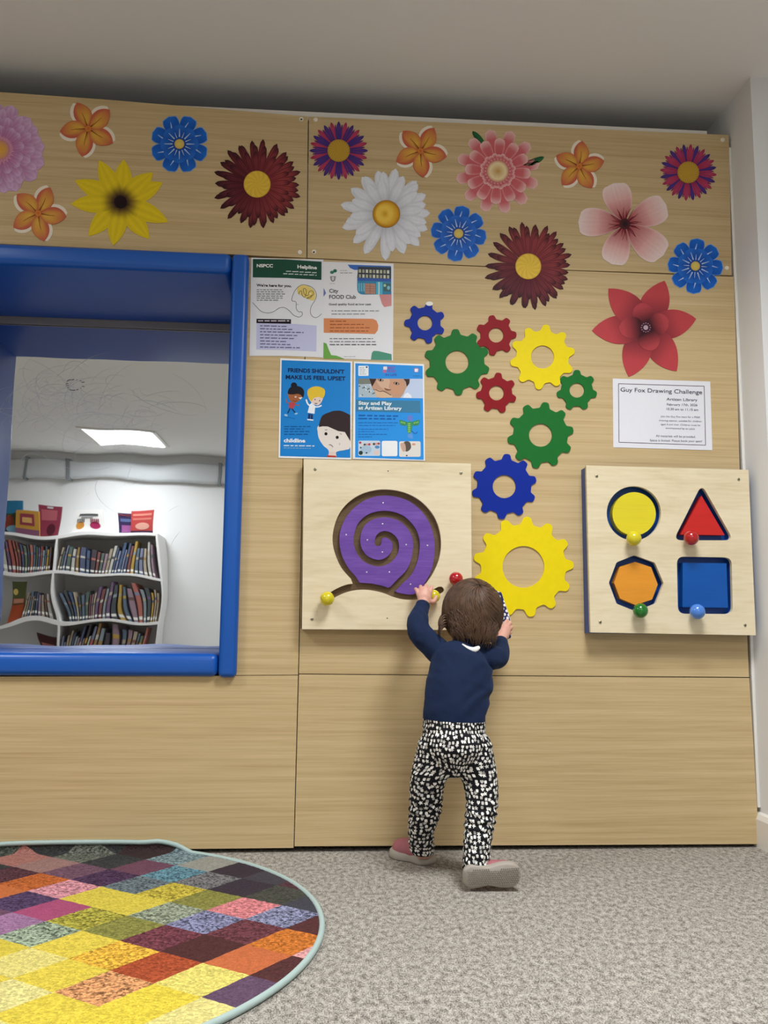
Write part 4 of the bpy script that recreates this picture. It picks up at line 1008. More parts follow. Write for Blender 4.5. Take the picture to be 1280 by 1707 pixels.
# ---- shape board
YF = -.052
gb = thing('play_board', 'square birch play board with four coloured shapes and knobs by the right corner', 'play board', (1.0, 0, W(1120, 1057, YF).z), 'wooden play boards on the wall')
K = (950, 620, 3.712)
outer = pts_at([(100, 578), (1104, 606), (1150, 1630), (127, 1612)], *K, YF)
def rnd_poly(P, r, n=5):
    out = []; m = len(P)
    for i in range(m):
        a, b_, c = P[i-1], P[i], P[(i+1) % m]
        def un(p, q_): l = hypot(q_[0]-p[0], q_[1]-p[1]); return ((q_[0]-p[0])/l, (q_[1]-p[1])/l)
        u, v = un(b_, a), un(b_, c)
        p0 = (b_[0]+u[0]*r, b_[1]+u[1]*r); p1 = (b_[0]+v[0]*r, b_[1]+v[1]*r)
        for k in range(n+1):
            t = k/n; out.append(((1-t)**2*p0[0]+2*t*(1-t)*b_[0]+t*t*p1[0], (1-t)**2*p0[1]+2*t*(1-t)*b_[1]+t*t*p1[1]))
    return out
circ = lambda cx, cy, r, n=48: [(cx+r*cos(2*pi*k/n), cy+r*sin(2*pi*k/n)) for k in range(n)]
Hs = [circ(395, 875, 168), rnd_poly([(815, 695), (640, 1042), (1012, 1042)], 52), rnd_poly([(400, 1134), (525, 1180), (580, 1308), (530, 1434), (408, 1482), (288, 1434), (240, 1305), (288, 1178)], 10), rnd_poly([(661, 1142), (1000, 1148), (1008, 1498), (668, 1496)], 46)]
q = MB(); q.plate([outer]+[pts_at(h_, *K, YF) for h_ in Hs], YF+.012, YF); q.build('front_panel', M_BIRCH, gb, bevel=.0014, bang=60)
M_NAVY = mat('blue_painted_board', '#124a9c', .4, var=.04)
ox0 = min(p[0] for p in outer)+.0015; ox1 = max(p[0] for p in outer)-.003; oz0 = min(p[1] for p in outer)+.002; oz1 = max(p[1] for p in outer)-.004
body = [(ox0, oz0), (ox1, oz0), (ox1, oz1), (ox0, oz1)]
def grow(lp, d):
    cx = sum(p[0] for p in lp)/len(lp); cz = sum(p[1] for p in lp)/len(lp)
    return [(cx+(x-cx)*d, cz+(z-cz)*d) for x, z in lp]
q = MB(); q.plate([body]+[grow(pts_at(h_, *K, YF), 1.0) for h_ in Hs], YF+.034, YF+.0125); q.box((ox0, YF+.034, oz0), (ox1, 0, oz1)); q.build('blue_body', M_NAVY, gb, 'blue body with sunk channels')
Ys = YF+.008
for nm, L_, col, h_ in [('circle', circ(397, 878, 134), '#e0cf2c', 1), ('triangle', [(814, 766), (684, 1006), (958, 1010)], '#cc2a26', 1), ('octagon', [(403, 1175), (502, 1208), (543, 1315), (508, 1408), (405, 1442), (310, 1402), (273, 1305), (308, 1206)], '#e2952e', 1), ('square', [(697, 1181), (968, 1184), (978, 1459), (696, 1455)], '#0f55a8', 1)]:
    q = MB(); q.plate([pts_at(L_, *K, Ys)], YF+.0345, Ys); q.build(nm+'_inset', mat_wood('stained_'+nm, [min(1, x*1.06) for x in hx(col)], col, [x*.9 for x in hx(col)], sx=3, sz=30, rough=.4, seed=4), gb, bevel=.001, bang=60)
for (x, y, r_, nm, col, lb) in [(395, 1030, 45, 'yellow', '#d8c81c', 'yellow knob under the circle'), (750, 1026, 45, 'red', '#b01018', 'red knob under the triangle'), (436, 1477, 45, 'green', '#12701f', 'green knob under the octagon'), (788, 1483, 46, 'light_blue', '#4c84d8', 'light blue knob under the square')]:
    knob(gb, K[0]+x/K[2], K[1]+y/K[2], r_/K[2], YF, col, nm, lb)
for (x, y) in [(165, 645), (1043, 665), (187, 1548), (1083, 1567)]: screw(gb, K[0]+x/K[2], K[1]+y/K[2], YF)

# ============================================================ RUG
RC = Vector((-.578, -.589)); RR = .648
e1 = Vector((.0865, -.0600)); e2 = Vector((-.0715, -.0862)); O_ = Vector((-.160, -.643))
det = e1.x*e2.y-e2.x*e1.y
def ij(p):
    d = p-O_; return ((d.x*e2.y-e2.x*d.y)/det, (e1.x*d.y-d.x*e1.y)/det)
def RG(a, b_): g = G(a/2.2857, 1380+b_/2.2857); return Vector((g.x, g.y))
seeds = [(60, 75, '#3e463e', 1), (150, 95, '#b8633e', .6), (240, 75, '#24282c', .5), (400, 112, '#5e6259', 1), (500, 72, '#272b2e', .4), (610, 95, '#2e191e', .15), (20, 147, '#a86f66', .3), (220, 147, '#9b7671', .2), (320, 172, '#6d4a5e', .5), (610, 155, '#6c4056', .2), (700, 128, '#70868c', 1), (90, 187, '#4a2130', .8), (170, 212, '#bb5e22', .6), (30, 250, '#cc6e38', .1), (450, 195, '#412249', .8), (280, 240, '#cf8c96', .8), (730, 185, '#568291', 1), (580, 217, '#5f6d74', 1), (850, 210, '#6a6a6c', 1), (810, 152, '#9a9990', .2), (930, 175, '#2f2332', .1), (1060, 212, '#3e3a44', .1), (700, 255, '#bcaa36', .8), (100, 287, '#463059', .8), (460, 292, '#dcc745', .25), (385, 270, '#dcc745', .25), (945, 240, '#2f2434', .1), (840, 290, '#85833a', .4), (1110, 272, '#3e4038', .5), (1180, 300, '#3a3b47', .1), (215, 325, '#ad4973', .1), (15, 330, '#69435e', .3), (650, 345, '#8b947e', 1), (340, 360, '#a59d36', 1), (960, 318, '#d67f83', .7), (80, 370, '#a0739a', .4), (1100, 350, '#7c7f9c', 1.2), (480, 400, '#85843a', .5), (160, 415, '#8d9c84', 1.2), (800, 375, '#787a9a', 1.2), (300, 440, '#e2ca46', .3), (620, 432, '#6b2d3c', .8), (20, 462, '#dcc640', .2), (960, 410, '#622a36', .8), (1195, 390, '#4e1c22', .2), (430, 500, '#e4ae34', .8), (770, 475, '#48181c', .2), (110, 500, '#e4d57a', .3), (1100, 450, '#c66e1e', .6), (580, 545, '#a8441c', .5), (930, 510, '#cb6a3a', .15), (1150, 502, '#dd9c9c', .6), (360, 630, '#ce8f5c', 1.0), (750, 590, '#e6d66e', .4), (1050, 560, '#4c1a20', .3), (40, 640, '#e4d88a', .4), (270, 560, '#e2ca44', .3), (150, 690, '#e4cc42', .3), (550, 680, '#e6cd3e', .3), (890, 650, '#5f4460', .3), (700, 705, '#e6d886', .3), (1000, 620, '#5f4460', .3)]
CELL = {}
for a, b_, c, sp in seeds:
    i, j = ij(RG(a, b_)); CELL[(math.floor(i), math.floor(j))] = (c, sp)
rnd = random.Random(11)
PALF = [('#e2ca44', .3), ('#e4d880', .3), ('#e6cd3e', .3), ('#cb6a3a', .3), ('#e4ae34', .6)]
PALB = [('#3e463e', 1), ('#2b3033', .5), ('#4a2130', .6)]
def cell(i, j):
    if (i, j) not in CELL:
        p = O_+e1*(i+.5)+e2*(j+.5)
        CELL[(i, j)] = rnd.choice(PALF if p.y < -.6 else PALB)
    return CELL[(i, j)]
def fold(x, y, h=0):
    """lay flat on the carpet, riding up the wall where the rug meets it"""
    yb = -.022; rc = .012
    if y <= yb: return Vector((x, y, .008+h))
    s_ = y-yb; qa = rc*pi/2
    if s_ < qa:
        a = s_/rc; return Vector((x, yb+(rc-h)*sin(a), .008+h+(rc-h)*(1-cos(a)) if False else .008+rc-(rc-h)*cos(a)))
    return Vector((x, yb+rc-h, .008+rc+.022*(1-exp(-(s_-qa)/.022))))
rg = thing('rug', 'round rug of multicoloured diamond patches with a pale blue-green bound edge, riding up the wall', 'rug', (RC.x, RC.y, 0))
SUB = 14; vs = []; fs = []; cs = []; sps = []
for i in range(-14, 12):
    for j in range(-12, 12):
        c, sp = cell(i, j) if (O_+e1*(i+.5)+e2*(j+.5)-RC).length < RR+.12 else (None, 0)
        if c is None: continue
        o = len(vs)
        for a in range(SUB+1):
            for b_ in range(SUB+1):
                p = O_+e1*(i+a/SUB)+e2*(j+b_/SUB); d = p-RC
                if d.length > RR: p = RC+d*(RR/d.length)
                h = .0012*noise.noise(Vector((p.x*210, p.y*210, 0)))
                vs.append(fold(p.x, p.y, h)); cs.append(tuple(.88*x for x in mix(c, '#8a8378', .10))); sps.append(sp)
        for a in range(SUB):
            for b_ in range(SUB):
                k = [o+a*(SUB+1)+b_, o+(a+1)*(SUB+1)+b_, o+(a+1)*(SUB+1)+b_+1, o+a*(SUB+1)+b_+1]
                pc = O_+e1*(i+(a+.5)/SUB)+e2*(j+(b_+.5)/SUB)
                if (pc-RC).length < RR+.004: fs.append(tuple(k[::-1]))
me = bpy.data.meshes.new('pile'); me.from_pydata([tuple(v) for v in vs], [], fs)
at = me.color_attributes.new('ink', 'FLOAT_COLOR', 'POINT'); at.data.foreach_set('color', [x for c in cs for x in (*c, 1.0)])
at = me.attributes.new('fleck', 'FLOAT', 'POINT'); at.data.foreach_set('value', sps)
m, nt, b = newmat('rug_pile'); N = nt.nodes.new; L = nt.links.new
ia = N('ShaderNodeAttribute'); ia.attribute_name = 'ink'; fa = N('ShaderNodeAttribute'); fa.attribute_name = 'fleck'
tc = N('ShaderNodeTexCoord'); v1 = N('ShaderNodeTexVoronoi'); v1.inputs['Scale'].default_value = 210; L(tc.outputs['Object'], v1.inputs['Vector'])
sp_ = N('ShaderNodeSeparateColor'); L(v1.outputs['Color'], sp_.inputs[0])
n1 = N('ShaderNodeTexNoise'); n1.inputs['Scale'].default_value = 420; L(tc.outputs['Object'], n1.inputs['Vector'])
# factor = 1 + fleck*(rand-.5)*1.4 + (noise-.5)*.5
a1 = N('ShaderNodeMath'); a1.operation = 'SUBTRACT'; a1.inputs[1].default_value = .45; L(sp_.outputs[0], a1.inputs[0])
a2 = N('ShaderNodeMath'); a2.operation = 'MULTIPLY'; L(a1.outputs[0], a2.inputs[0]); L(fa.outputs['Fac'], a2.inputs[1])
a3 = N('ShaderNodeMath'); a3.operation = 'MULTIPLY_ADD'; a3.inputs[1].default_value = 1.5; a3.inputs[2].default_value = 1.0; L(a2.outputs[0], a3.inputs[0])
a4 = N('ShaderNodeMath'); a4.operation = 'MULTIPLY_ADD'; a4.inputs[1].default_value = .7; a4.inputs[2].default_value = .66; L(n1.outputs[0], a4.inputs[0])
a5 = N('ShaderNodeMath'); a5.operation = 'MULTIPLY'; L(a3.outputs[0], a5.inputs[0]); L(a4.outputs[0], a5.inputs[1])
a6 = N('ShaderNodeMath'); a6.operation = 'MAXIMUM'; a6.inputs[1].default_value = .15; L(a5.outputs[0], a6.inputs[0])
vm = N('ShaderNodeVectorMath'); vm.operation = 'SCALE'; L(ia.outputs['Color'], vm.inputs[0]); L(a6.outputs[0], vm.inputs['Scale'])
L(vm.outputs[0], b.inputs['Base Color']); b.inputs['Roughness'].default_value = .95; b.inputs['Specular IOR Level'].default_value = .1
bp = N('ShaderNodeBump'); bp.inputs['Strength'].default_value = .8; bp.inputs['Distance'].default_value = .003; L(v1.outputs['Distance'], bp.inputs['Height']); bp.invert = True; L(bp.outputs[0], b.inputs['Normal'])
o = bpy.data.objects.new('pile', me); me.materials.append(m); COL.objects.link(o); o.parent = rg
# rug underside
q = MB(); n = 96; top = []; bot = []
for k in range(n):
    a = 2*pi*k/n; x = RC.x+(RR-.002)*cos(a); y = min(RC.y+(RR-.002)*sin(a), -.010); top.append((x, y, .0065)); bot.append((x, y, .0003))
q.add(top+bot, [tuple(range(n)), tuple(range(2*n-1, n-1, -1))]+[(k, k+n, (k+1) % n+n, (k+1) % n) for k in range(n)]); q.build('backing', mat('rug_backing', '#8d8f86', .9), rg)
q = MB(); ring_ = []
for k in range(241):
    a = 2*pi*k/240; p = fold(RC.x+RR*cos(a), RC.y+RR*sin(a), -.0015)
    if p.y > -.03: p.z -= .006*min(1, max(0, (-.36-p.x)/.04))
    ring_.append(p)
q.tube(ring_, .0062, 10, None, caps=False); q.build('bound_edge', mat('rug_binding', '#a9bdb8', .7, bump=.3, bscale=400), rg)
# ============================================================ THE TODDLER
P = W
def grown(name, mb, voxel, sm, m, parent, label=None, post=None):
    """one continuous surface grown over overlapping rounded volumes"""
    o = bpy.data.objects.new(name, mb.mesh(name)); COL.objects.link(o)
    r = o.modifiers.new('r', 'REMESH'); r.mode = 'VOXEL'; r.voxel_size = voxel; r.adaptivity = 0
    if sm: s_ = o.modifiers.new('s', 'SMOOTH'); s_.iterations = sm; s_.factor = .5
    dg = bpy.context.evaluated_depsgraph_get(); me = bpy.data.meshes.new_from_object(o.evaluated_get(dg))
    bpy.data.objects.remove(o)
    if post: post(me)
    me.polygons.foreach_set('use_smooth', [True]*len(me.polygons))
    me.materials.clear(); me.materials.append(m); me.update()
    o = bpy.data.objects.new(name, me); COL.objects.link(o); o.parent = parent
    if label: o['label'] = label
    return o
kid = thing('person', 'brown-haired toddler in navy top and patterned trousers, seen from behind, reaching up to the wall', 'person', (G(760, 1470).x, -.24, 0))
# materials
m, nt, b = newmat('toddler_skin'); b.inputs['Base Color'].default_value = (*hx('#dba893'), 1); b.inputs['Roughness'].default_value = .5
b.inputs['Subsurface Weight'].default_value = .12; b.inputs['Subsurface Radius'].default_value = (.01, .004, .002); b.inputs['Subsurface Scale'].default_value = .5
tc = nt.nodes.new('ShaderNodeTexCoord'); n1 = nt.nodes.new('ShaderNodeTexNoise'); n1.inputs['Scale'].default_value = 55
mx = nt.nodes.new('ShaderNodeMix'); mx.data_type = 'RGBA'; mx.inputs[6].default_value = (*hx('#dfb09c'), 1); mx.inputs[7].default_value = (*hx('#cf9280'), 1)
nt.links.new(tc.outputs['Object'], n1.inputs[0]); nt.links.new(n1.outputs[0], mx.inputs[0]); nt.links.new(mx.outputs[2], b.inputs['Base Color'])
M_SKIN = m
M_SHIRT = mat('navy_jersey', '#14223f', .85, bump=.25, bscale=500, spec=.2, var=.08, vscale=30)
# fine wrinkles for the jersey
nt = M_SHIRT.node_tree; b = nt.nodes['Principled BSDF']; b.inputs['Sheen Weight'].default_value = .25; b.inputs['Sheen Roughness'].default_value = .5; b.inputs['Sheen Tint'].default_value = (*hx('#5a6f9a'), 1)
# printed trousers: close-set white shapes on black
m, nt, b = newmat('printed_cotton'); N = nt.nodes.new; L = nt.links.new
tc = N('ShaderNodeTexCoord')
def em(op, a, b_=None, c=None):
    n_ = N('ShaderNodeMath'); n_.operation = op
    for i_, x in enumerate((a, b_, c)):
        if x is None: continue
        if isinstance(x, (int, float)): n_.inputs[i_].default_value = x
        else: L(x, n_.inputs[i_])
    return n_.outputs[0]
at_ = N('ShaderNodeAttribute'); at_.attribute_name = 'cloth'
vs_ = N('ShaderNodeVectorMath'); vs_.operation = 'SCALE'; vs_.inputs['Scale'].default_value = 96; L(at_.outputs['Vector'], vs_.inputs[0])
v2 = N('ShaderNodeTexVoronoi'); v2.voronoi_dimensions = '2D'; v2.feature = 'F1'; v2.inputs['Scale'].default_value = 1; v2.inputs['Randomness'].default_value = .68; L(vs_.outputs[0], v2.inputs['Vector'])
df_ = N('ShaderNodeVectorMath'); df_.operation = 'SUBTRACT'; L(vs_.outputs[0], df_.inputs[0]); L(v2.outputs['Position'], df_.inputs[1])
sx_ = N('ShaderNodeSeparateXYZ'); L(df_.outputs[0], sx_.inputs[0]); X_, Y_ = sx_.outputs[0], sx_.outputs[1]
sp_ = N('ShaderNodeSeparateColor'); L(v2.outputs['Color'], sp_.inputs[0]); r1_, r2_, r3_ = sp_.outputs[0], sp_.outputs[1], sp_.outputs[2]
tilt = em('MULTIPLY', em('SUBTRACT', r2_, .5), 1.3)
th_ = em('ADD', em('ARCTAN2', X_, Y_), tilt); rr_ = em('SQRT', em('ADD', em('MULTIPLY', X_, X_), em('MULTIPLY', Y_, Y_)))
star = em('SUBTRACT', em('MULTIPLY', em('ADD', em('MULTIPLY', em('COSINE', em('MULTIPLY', th_, 5.0)), .30), .86), .40), rr_)      # >0 inside
ax_, ay_ = em('ABSOLUTE', em('MULTIPLY', X_, 1.25)), em('ABSOLUTE', Y_)
block = em('SUBTRACT', .35, em('POWER', em('ADD', em('POWER', ax_, 4.0), em('POWER', ay_, 4.0)), .25))
hxx = em('MULTIPLY', X_, 2.6); hyy = em('ADD', em('MULTIPLY', Y_, 2.6), .1)
hy2 = em('SUBTRACT', hyy, em('MULTIPLY', em('SQRT', em('ABSOLUTE', hxx)), .75))
heart = em('MULTIPLY', em('SUBTRACT', .85, em('ADD', em('MULTIPLY', hxx, hxx), em('MULTIPLY', hy2, hy2))), .3)
selA = em('LESS_THAN', r1_, .32); selB = em('GREATER_THAN', r1_, .76)
def sel(f, a, b_):   # f ? a : b
    return em('ADD', em('MULTIPLY', a, f), em('MULTIPLY', b_, em('SUBTRACT', 1.0, f)))
shp = sel(selA, star, sel(selB, heart, block))
mr = N('ShaderNodeMapRange'); mr.inputs[1].default_value = -.015; mr.inputs[2].default_value = .03; L(shp, mr.inputs[0])
wt = N('ShaderNodeMapRange'); wt.inputs[3].default_value = .45; wt.inputs[4].default_value = 1.0; wt.inputs[1].default_value = .05; wt.inputs[2].default_value = .4; L(r3_, wt.inputs[0])
mlt = N('ShaderNodeMath'); mlt.operation = 'MULTIPLY'; L(mr.outputs[0], mlt.inputs[0]); L(wt.outputs[0], mlt.inputs[1])
mx = N('ShaderNodeMix'); mx.data_type = 'RGBA'; mx.inputs[6].default_value = (*hx('#16161a'), 1); mx.inputs[7].default_value = (*hx('#efece6'), 1)
L(mlt.outputs[0], mx.inputs[0]); L(mx.outputs[2], b.inputs['Base Color']); b.inputs['Roughness'].default_value = .85; b.inputs['Specular IOR Level'].default_value = .2
n4 = N('ShaderNodeTexNoise'); n4.inputs['Scale'].default_value = 28; n4.inputs['Detail'].default_value = 2; L(tc.outputs['Object'], n4.inputs['Vector'])
bp = N('ShaderNodeBump'); bp.inputs['Strength'].default_value = .8; bp.inputs['Distance'].default_value = .006; L(n4.outputs[0], bp.inputs['Height']); L(bp.outputs[0], b.inputs['Normal'])
M_TROUS = m
m, nt, b = newmat('brown_hair'); N = nt.nodes.new; L = nt.links.new
tc = N('ShaderNodeTexCoord'); n1 = N('ShaderNodeTexNoise'); n1.inputs['Scale'].default_value = 60; L(tc.outputs['Object'], n1.inputs[0])
mx = N('ShaderNodeMix'); mx.data_type = 'RGBA'; mx.inputs[6].default_value = (*hx('#35241a'), 1); mx.inputs[7].default_value = (*hx('#6e523e'), 1); L(n1.outputs[0], mx.inputs[0]); L(mx.outputs[2], b.inputs['Base Color'])
b.inputs['Roughness'].default_value = .46; b.inputs['Specular IOR Level'].default_value = .4
M_HAIR = m

HC = P(784, 1025, -.185)          # head centre
body = MB()
body.sphere(HC, .074, None, 40, 28, (.96, 1.08, 1.12))
body.sphere(HC+Vector((0, .030, -.038)), .050, None, 30, 20, (1.0, 1.0, .95))         # cheeks and jaw
body.sphere(HC+Vector((0, .082, -.022)), .0085, None, 16, 12)                          # nose
body.sphere(HC+Vector((0, .062, -.060)), .018, None, 16, 12)                           # chin
for sg in (-1, 1):
    e_ = HC+Vector((sg*.073, .004, -.016))
    body.sphere(e_, .019, None, 20, 14, (.38, .75, 1.1))
    body.sphere(HC+Vector((sg*.030, .062, -.034)), .022, None, 20, 14)
body.capsule([HC+Vector((0, -.008, -.055)), P(781, 1088, -.215)], [.036, .038])
tor = [(758, 1240, -.272), (759, 1195, -.268), (765, 1150, -.252), (771, 1110, -.232), (778, 1088, -.218)]
body.capsule([P(*t) for t in tor], [.070, .068, .074, .070, .045], 28, flat=.82)
body.capsule([P(744, 1096, -.216), P(813, 1094, -.214)], [.026, .026])
# left arm (picture left) and hand on the yellow knob
body.capsule([P(742, 1094, -.214), P(699, 1053, -.186), P(704, 1012, -.108), P(706, 1004, -.097)], [.026, .021, .0155, .0145])
body.capsule([P(706, 1006, -.098), P(707, 996, -.092), P(708, 989, -.087)], [.015, .020, .019], 20, flat=.62)
for (k0, k1, k2, k3, r_) in [
    ((697, 991, -.088), (695, 985, -.084), (693, 982, -.070), (693, 983, -.054), .0052),
    ((703, 989, -.089), (702, 982, -.086), (701, 978, -.071), (701, 979, -.053), .0056),
    ((710, 988, -.089), (710, 981, -.086), (710, 976, -.071), (710, 977, -.053), .0057),
    ((717, 990, -.088), (718, 984, -.086), (719, 979, -.073), (719, 980, -.056), .0055)]:
    body.capsule([P(*k0), P(*k1), P(*k2), P(*k3)], [r_*1.12, r_*1.05, r_, r_*.86], 14, 4)
body.capsule([P(714, 1002, -.094), P(722, 1003, -.086), P(726, 996, -.078), P(726, 990, -.068)], [.0075, .0066, .0058, .0050], 14, 4)
# right arm and hand
body.capsule([P(815, 1093, -.213), P(829, 1096, -.196), P(833, 1074, -.142), P(834, 1066, -.126)], [.026, .021, .0155, .0145])
body.capsule([P(833, 1068, -.128), P(838, 1057, -.110), P(841, 1050, -.102)], [.0145, .018, .017], 20, flat=.72, fdir=(.3, 1, .1))
for (k0, k1, k2, k3, r_) in [
    ((837, 1047, -.105), (841, 1040, -.101), (845, 1035, -.094), (847, 1035, -.082), .0052),
    ((842, 1049, -.104), (847, 1042, -.100), (850, 1039, -.091), (851, 1040, -.078), .0055),
    ((844, 1054, -.104), (849, 1048, -.100), (852, 1046, -.090), (852, 1047, -.077), .0054),
    ((844, 1060, -.105), (848, 1056, -.101), (851, 1054, -.092), (851, 1055, -.080), .0050)]:
    body.capsule([P(*k0), P(*k1), P(*k2), P(*k3)], [r_*1.12, r_*1.05, r_, r_*.86], 14, 4)
body.capsule([P(831, 1060, -.116), P(827, 1052, -.108), P(827, 1044, -.100), P(829, 1039, -.094)], [.0075, .0066, .0058, .0050], 14, 4)
# legs and feet
legL = [(730, 1250, -.272), (713, 1300, -.258), (709, 1345, -.232), (702, 1385, -.192), (704, 1418, -.152)]
legR = [(786, 1250, -.278), (800, 1300, -.284), (803, 1342, -.298), (797, 1392, -.322), (793, 1440, -.345)]
body.sphere(P(758, 1238, -.278), .070, None, 30, 20, (1.08, .95, .85))
body.capsule([P(*t) for t in legL], [.044, .034, .030, .026, .021], 22)
body.capsule([P(*t) for t in legR], [.044, .034, .030, .026, .021], 22)
aL = P(704, 1418, -.152); aR = P(793, 1440, -.345)
hL = Vector((G(708, 1440).x, -.120, 0)); dL = Vector((-.70, .70, 0)).normalized()
body.capsule([aL, hL+Vector((0, 0, .030)), hL+dL*.05+Vector((0, 0, .026)), hL+dL*.085+Vector((0, 0, .022))], [.021, .021, .018, .013])
cR = Vector((.430, -.340, .032))
body.capsule([aR, cR, cR+Vector((.045, 0, 0)), cR+Vector((.080, 0, 0))], [.020, .019, .017, .012])
def col_body(me): pass
grown('body', body, .0019, 3, M_SKIN, kid)
# eyes and mouth on the side towards the wall
for sg in (-1, 1):
    q = MB(); c_ = HC+Vector((sg*.028, .068, -.002)); q.sphere(c_, .0095, None, 20, 14); e_ = q.build('eye', mat('eye_white', '#f0ece8', .2), kid)
    q = MB(); q.sphere(c_+Vector((0, .0062, 0)), .0052, None, 16, 10, (1, .6, 1)); q.build('iris', mat('iris_brown', '#3a2216', .15), e_)
q = MB(); q.tube(catmull([tuple(HC+Vector((x, .078-abs(x)*.35, -.046+abs(x)*.15))) for x in (-.014, -.006, 0, .006, .014)], 3), .0030, 8); q.build('mouth', mat('lips', '#b9605c', .4), kid)
# navy top
sh = MB()
sh.capsule([P(757, 1203, -.268), P(759, 1180, -.264), P(765, 1145, -.250), P(771, 1108, -.232), P(779, 1090, -.219)], [.0775, .0800, .0845, .080, .052], 32, flat=.80)
sh.capsule([P(742, 1098, -.216), P(815, 1096, -.214)], [.0345, .0345], 24)
sh.capsule([P(742, 1096, -.214), P(718, 1074, -.204), P(698, 1052, -.185), P(698, 1030, -.145), P(703, 1014, -.112)], [.0345, .0320, .0305, .0265, .0200], 24)
sh.capsule([P(815, 1094, -.213), P(829, 1097, -.198), P(833, 1085, -.165), P(834, 1073, -.140)], [.0335, .0300, .0250, .0205], 24)
def push(me, fn):
    co = [v.co.copy() for v in me.vertices]; no = [v.normal.copy() for v in me.vertices]; out = []
    for c, n_ in zip(co, no): out += list(fn(c, n_))
    me.vertices.foreach_set('co', out); me.update()
def shirt_post(me):
    # gathered folds, deeper at the armpits, elbow and lower right side
    def fn(c, n_):
        f = sin((c.z*.8-c.x*.6)*190+3*noise.noise(c*18))
        k = .0032*max(0, 1-abs((c.z-.43)/.10))*max(0, (c.x-.39)/.1)
        k2 = .0016*exp(-((c.x-.335)**2+(c.z-.60)**2)/.0025)
        f2 = sin((c.x*1.0-c.z*.5+c.y)*190+2*noise.noise(c*20))
        return c+n_*(f*k+f2*k2+.0026*noise.noise(Vector((c.x*16+c.z*14, c.y*20, c.z*22-c.x*20)))+.0010*noise.noise(Vector((c.x*40+c.z*45, c.y*20, c.z*30-c.x*30))))
    push(me, fn)
top = grown('top', sh, .0026, 5, M_SHIRT, kid, 'navy long-sleeved top', shirt_post)
q = MB()
for (c0, c1, r_) in (((703.5, 1013, -.110), (705, 1007.5, -.101), .0198), ((833.8, 1074, -.142), (834.5, 1069, -.131), .0200)):
    q = MB(); a_ = P(*c0); b2 = P(*c1); q.tube([a_, a_.lerp(b2, .15), a_.lerp(b2, .85), b2], [r_*.92, r_, r_*.98, r_*.84], 24, None); q.build('cuff', M_SHIRT, top)
# trousers
tr = MB()
tr.sphere(P(757, 1240, -.278), .078, None, 40, 28, (1.035, .98, .80))
tr.capsule([P(756, 1243, -.274), P(757, 1196, -.268)], [.078, .0785], 32, flat=.86)
tr.capsule([P(*t) for t in legL], [.053, .0435, .0405, .0330, .0310], 26)
tr.capsule([P(*t) for t in legR], [.053, .0435, .0385, .0345, .0315], 26)
def tr_post(me):
    def fn(c, n_):
        k = .0022*exp(-((c.z-.155)/.035)**2)+.0012*exp(-((c.z-.06)/.03)**2)+.0007
        return c+n_*(sin(c.z*330+c.x*60+4*noise.noise(c*16))*k)
    push(me, fn)
zw = P(757, 1189, -.27).z
def cut(me, planes):
    bm = bmesh.new(); bm.from_mesh(me)
    for co, no in planes:
        r = bmesh.ops.bisect_plane(bm, geom=bm.verts[:]+bm.edges[:]+bm.faces[:], plane_co=co, plane_no=no, clear_outer=True)
    bm.to_mesh(me); bm.free()
def axis_at(z):
    """centre line of the trousers at a height: (left leg, right leg) or the pelvis"""
    def on(leg):
        q_ = [P(*t) for t in leg]
        for a, b2 in zip(q_, q_[1:]):
            if b2.z <= z <= a.z: t = (a.z-z)/(a.z-b2.z); return a.lerp(b2, t)
        return q_[0] if z > q_[0].z else q_[-1]
    return on(legL), on(legR)
def tr_post2(me):
    tr_post(me)
    cr_ = P(757, 1300, -.27).z; pc = P(757, 1240, -.276)
    bm = bmesh.new(); bm.from_mesh(me)
    def bis(sub, co, no):
        g = set(f for f in bm.faces if sub(f.calc_center_median())); vv = set(v for f in g for v in f.verts); ee = set(e for f in g for e in f.edges)
        bmesh.ops.bisect_plane(bm, geom=list(g)+list(ee)+list(vv), plane_co=co, plane_no=no, clear_outer=True)
    bis(lambda c: c.z > .3, Vector((0, 0, zw)), Vector((.04, 0, 1)).normalized())
    bis(lambda c: c.z < .2 and c.x < .405, P(704, 1419, -.155), Vector((0, .25, -1)).normalized())
    bis(lambda c: c.z < .2 and c.x > .405, P(793, 1446, -.35), Vector((0, -.1, -1)).normalized())
    bm.to_mesh(me); bm.free()
    at = me.attributes.new('cloth', 'FLOAT_VECTOR', 'POINT'); out = []
    for v in me.vertices:
        c = v.co
        l_, r_ = axis_at(c.z); leg = l_ if c.x < pc.x else r_
        k = max(0, min(1, (c.z-cr_)/.05)); k = k*k*(3-2*k)
        ul = leg.x+atan2(c.x-leg.x, -(c.y-leg.y))*.036; up_ = pc.x+atan2(c.x-pc.x, -(c.y-pc.y))*.080
        out += [ul*(1-k)+up_*k, c.z, 0]
    at.data.foreach_set('vector', out)
grown('trousers', tr, .0026, 4, M_TROUS, kid, 'black trousers printed with small white hearts, stars and blocks', tr_post2)
# hair
M3 = Matrix.Identity(3)
hr = MB()
hr.sphere(HC+Vector((0, -.010, .006)), .0755, None, 48, 32, (1.0, 1.04, 1.10))
hr.sphere(HC+Vector((-.004, -.030, -.030)), .050, None, 30, 20, (1.22, .80, 1.02))
hair = grown('hair', hr, .0026, 3, M_HAIR, kid, 'short wispy brown hair')
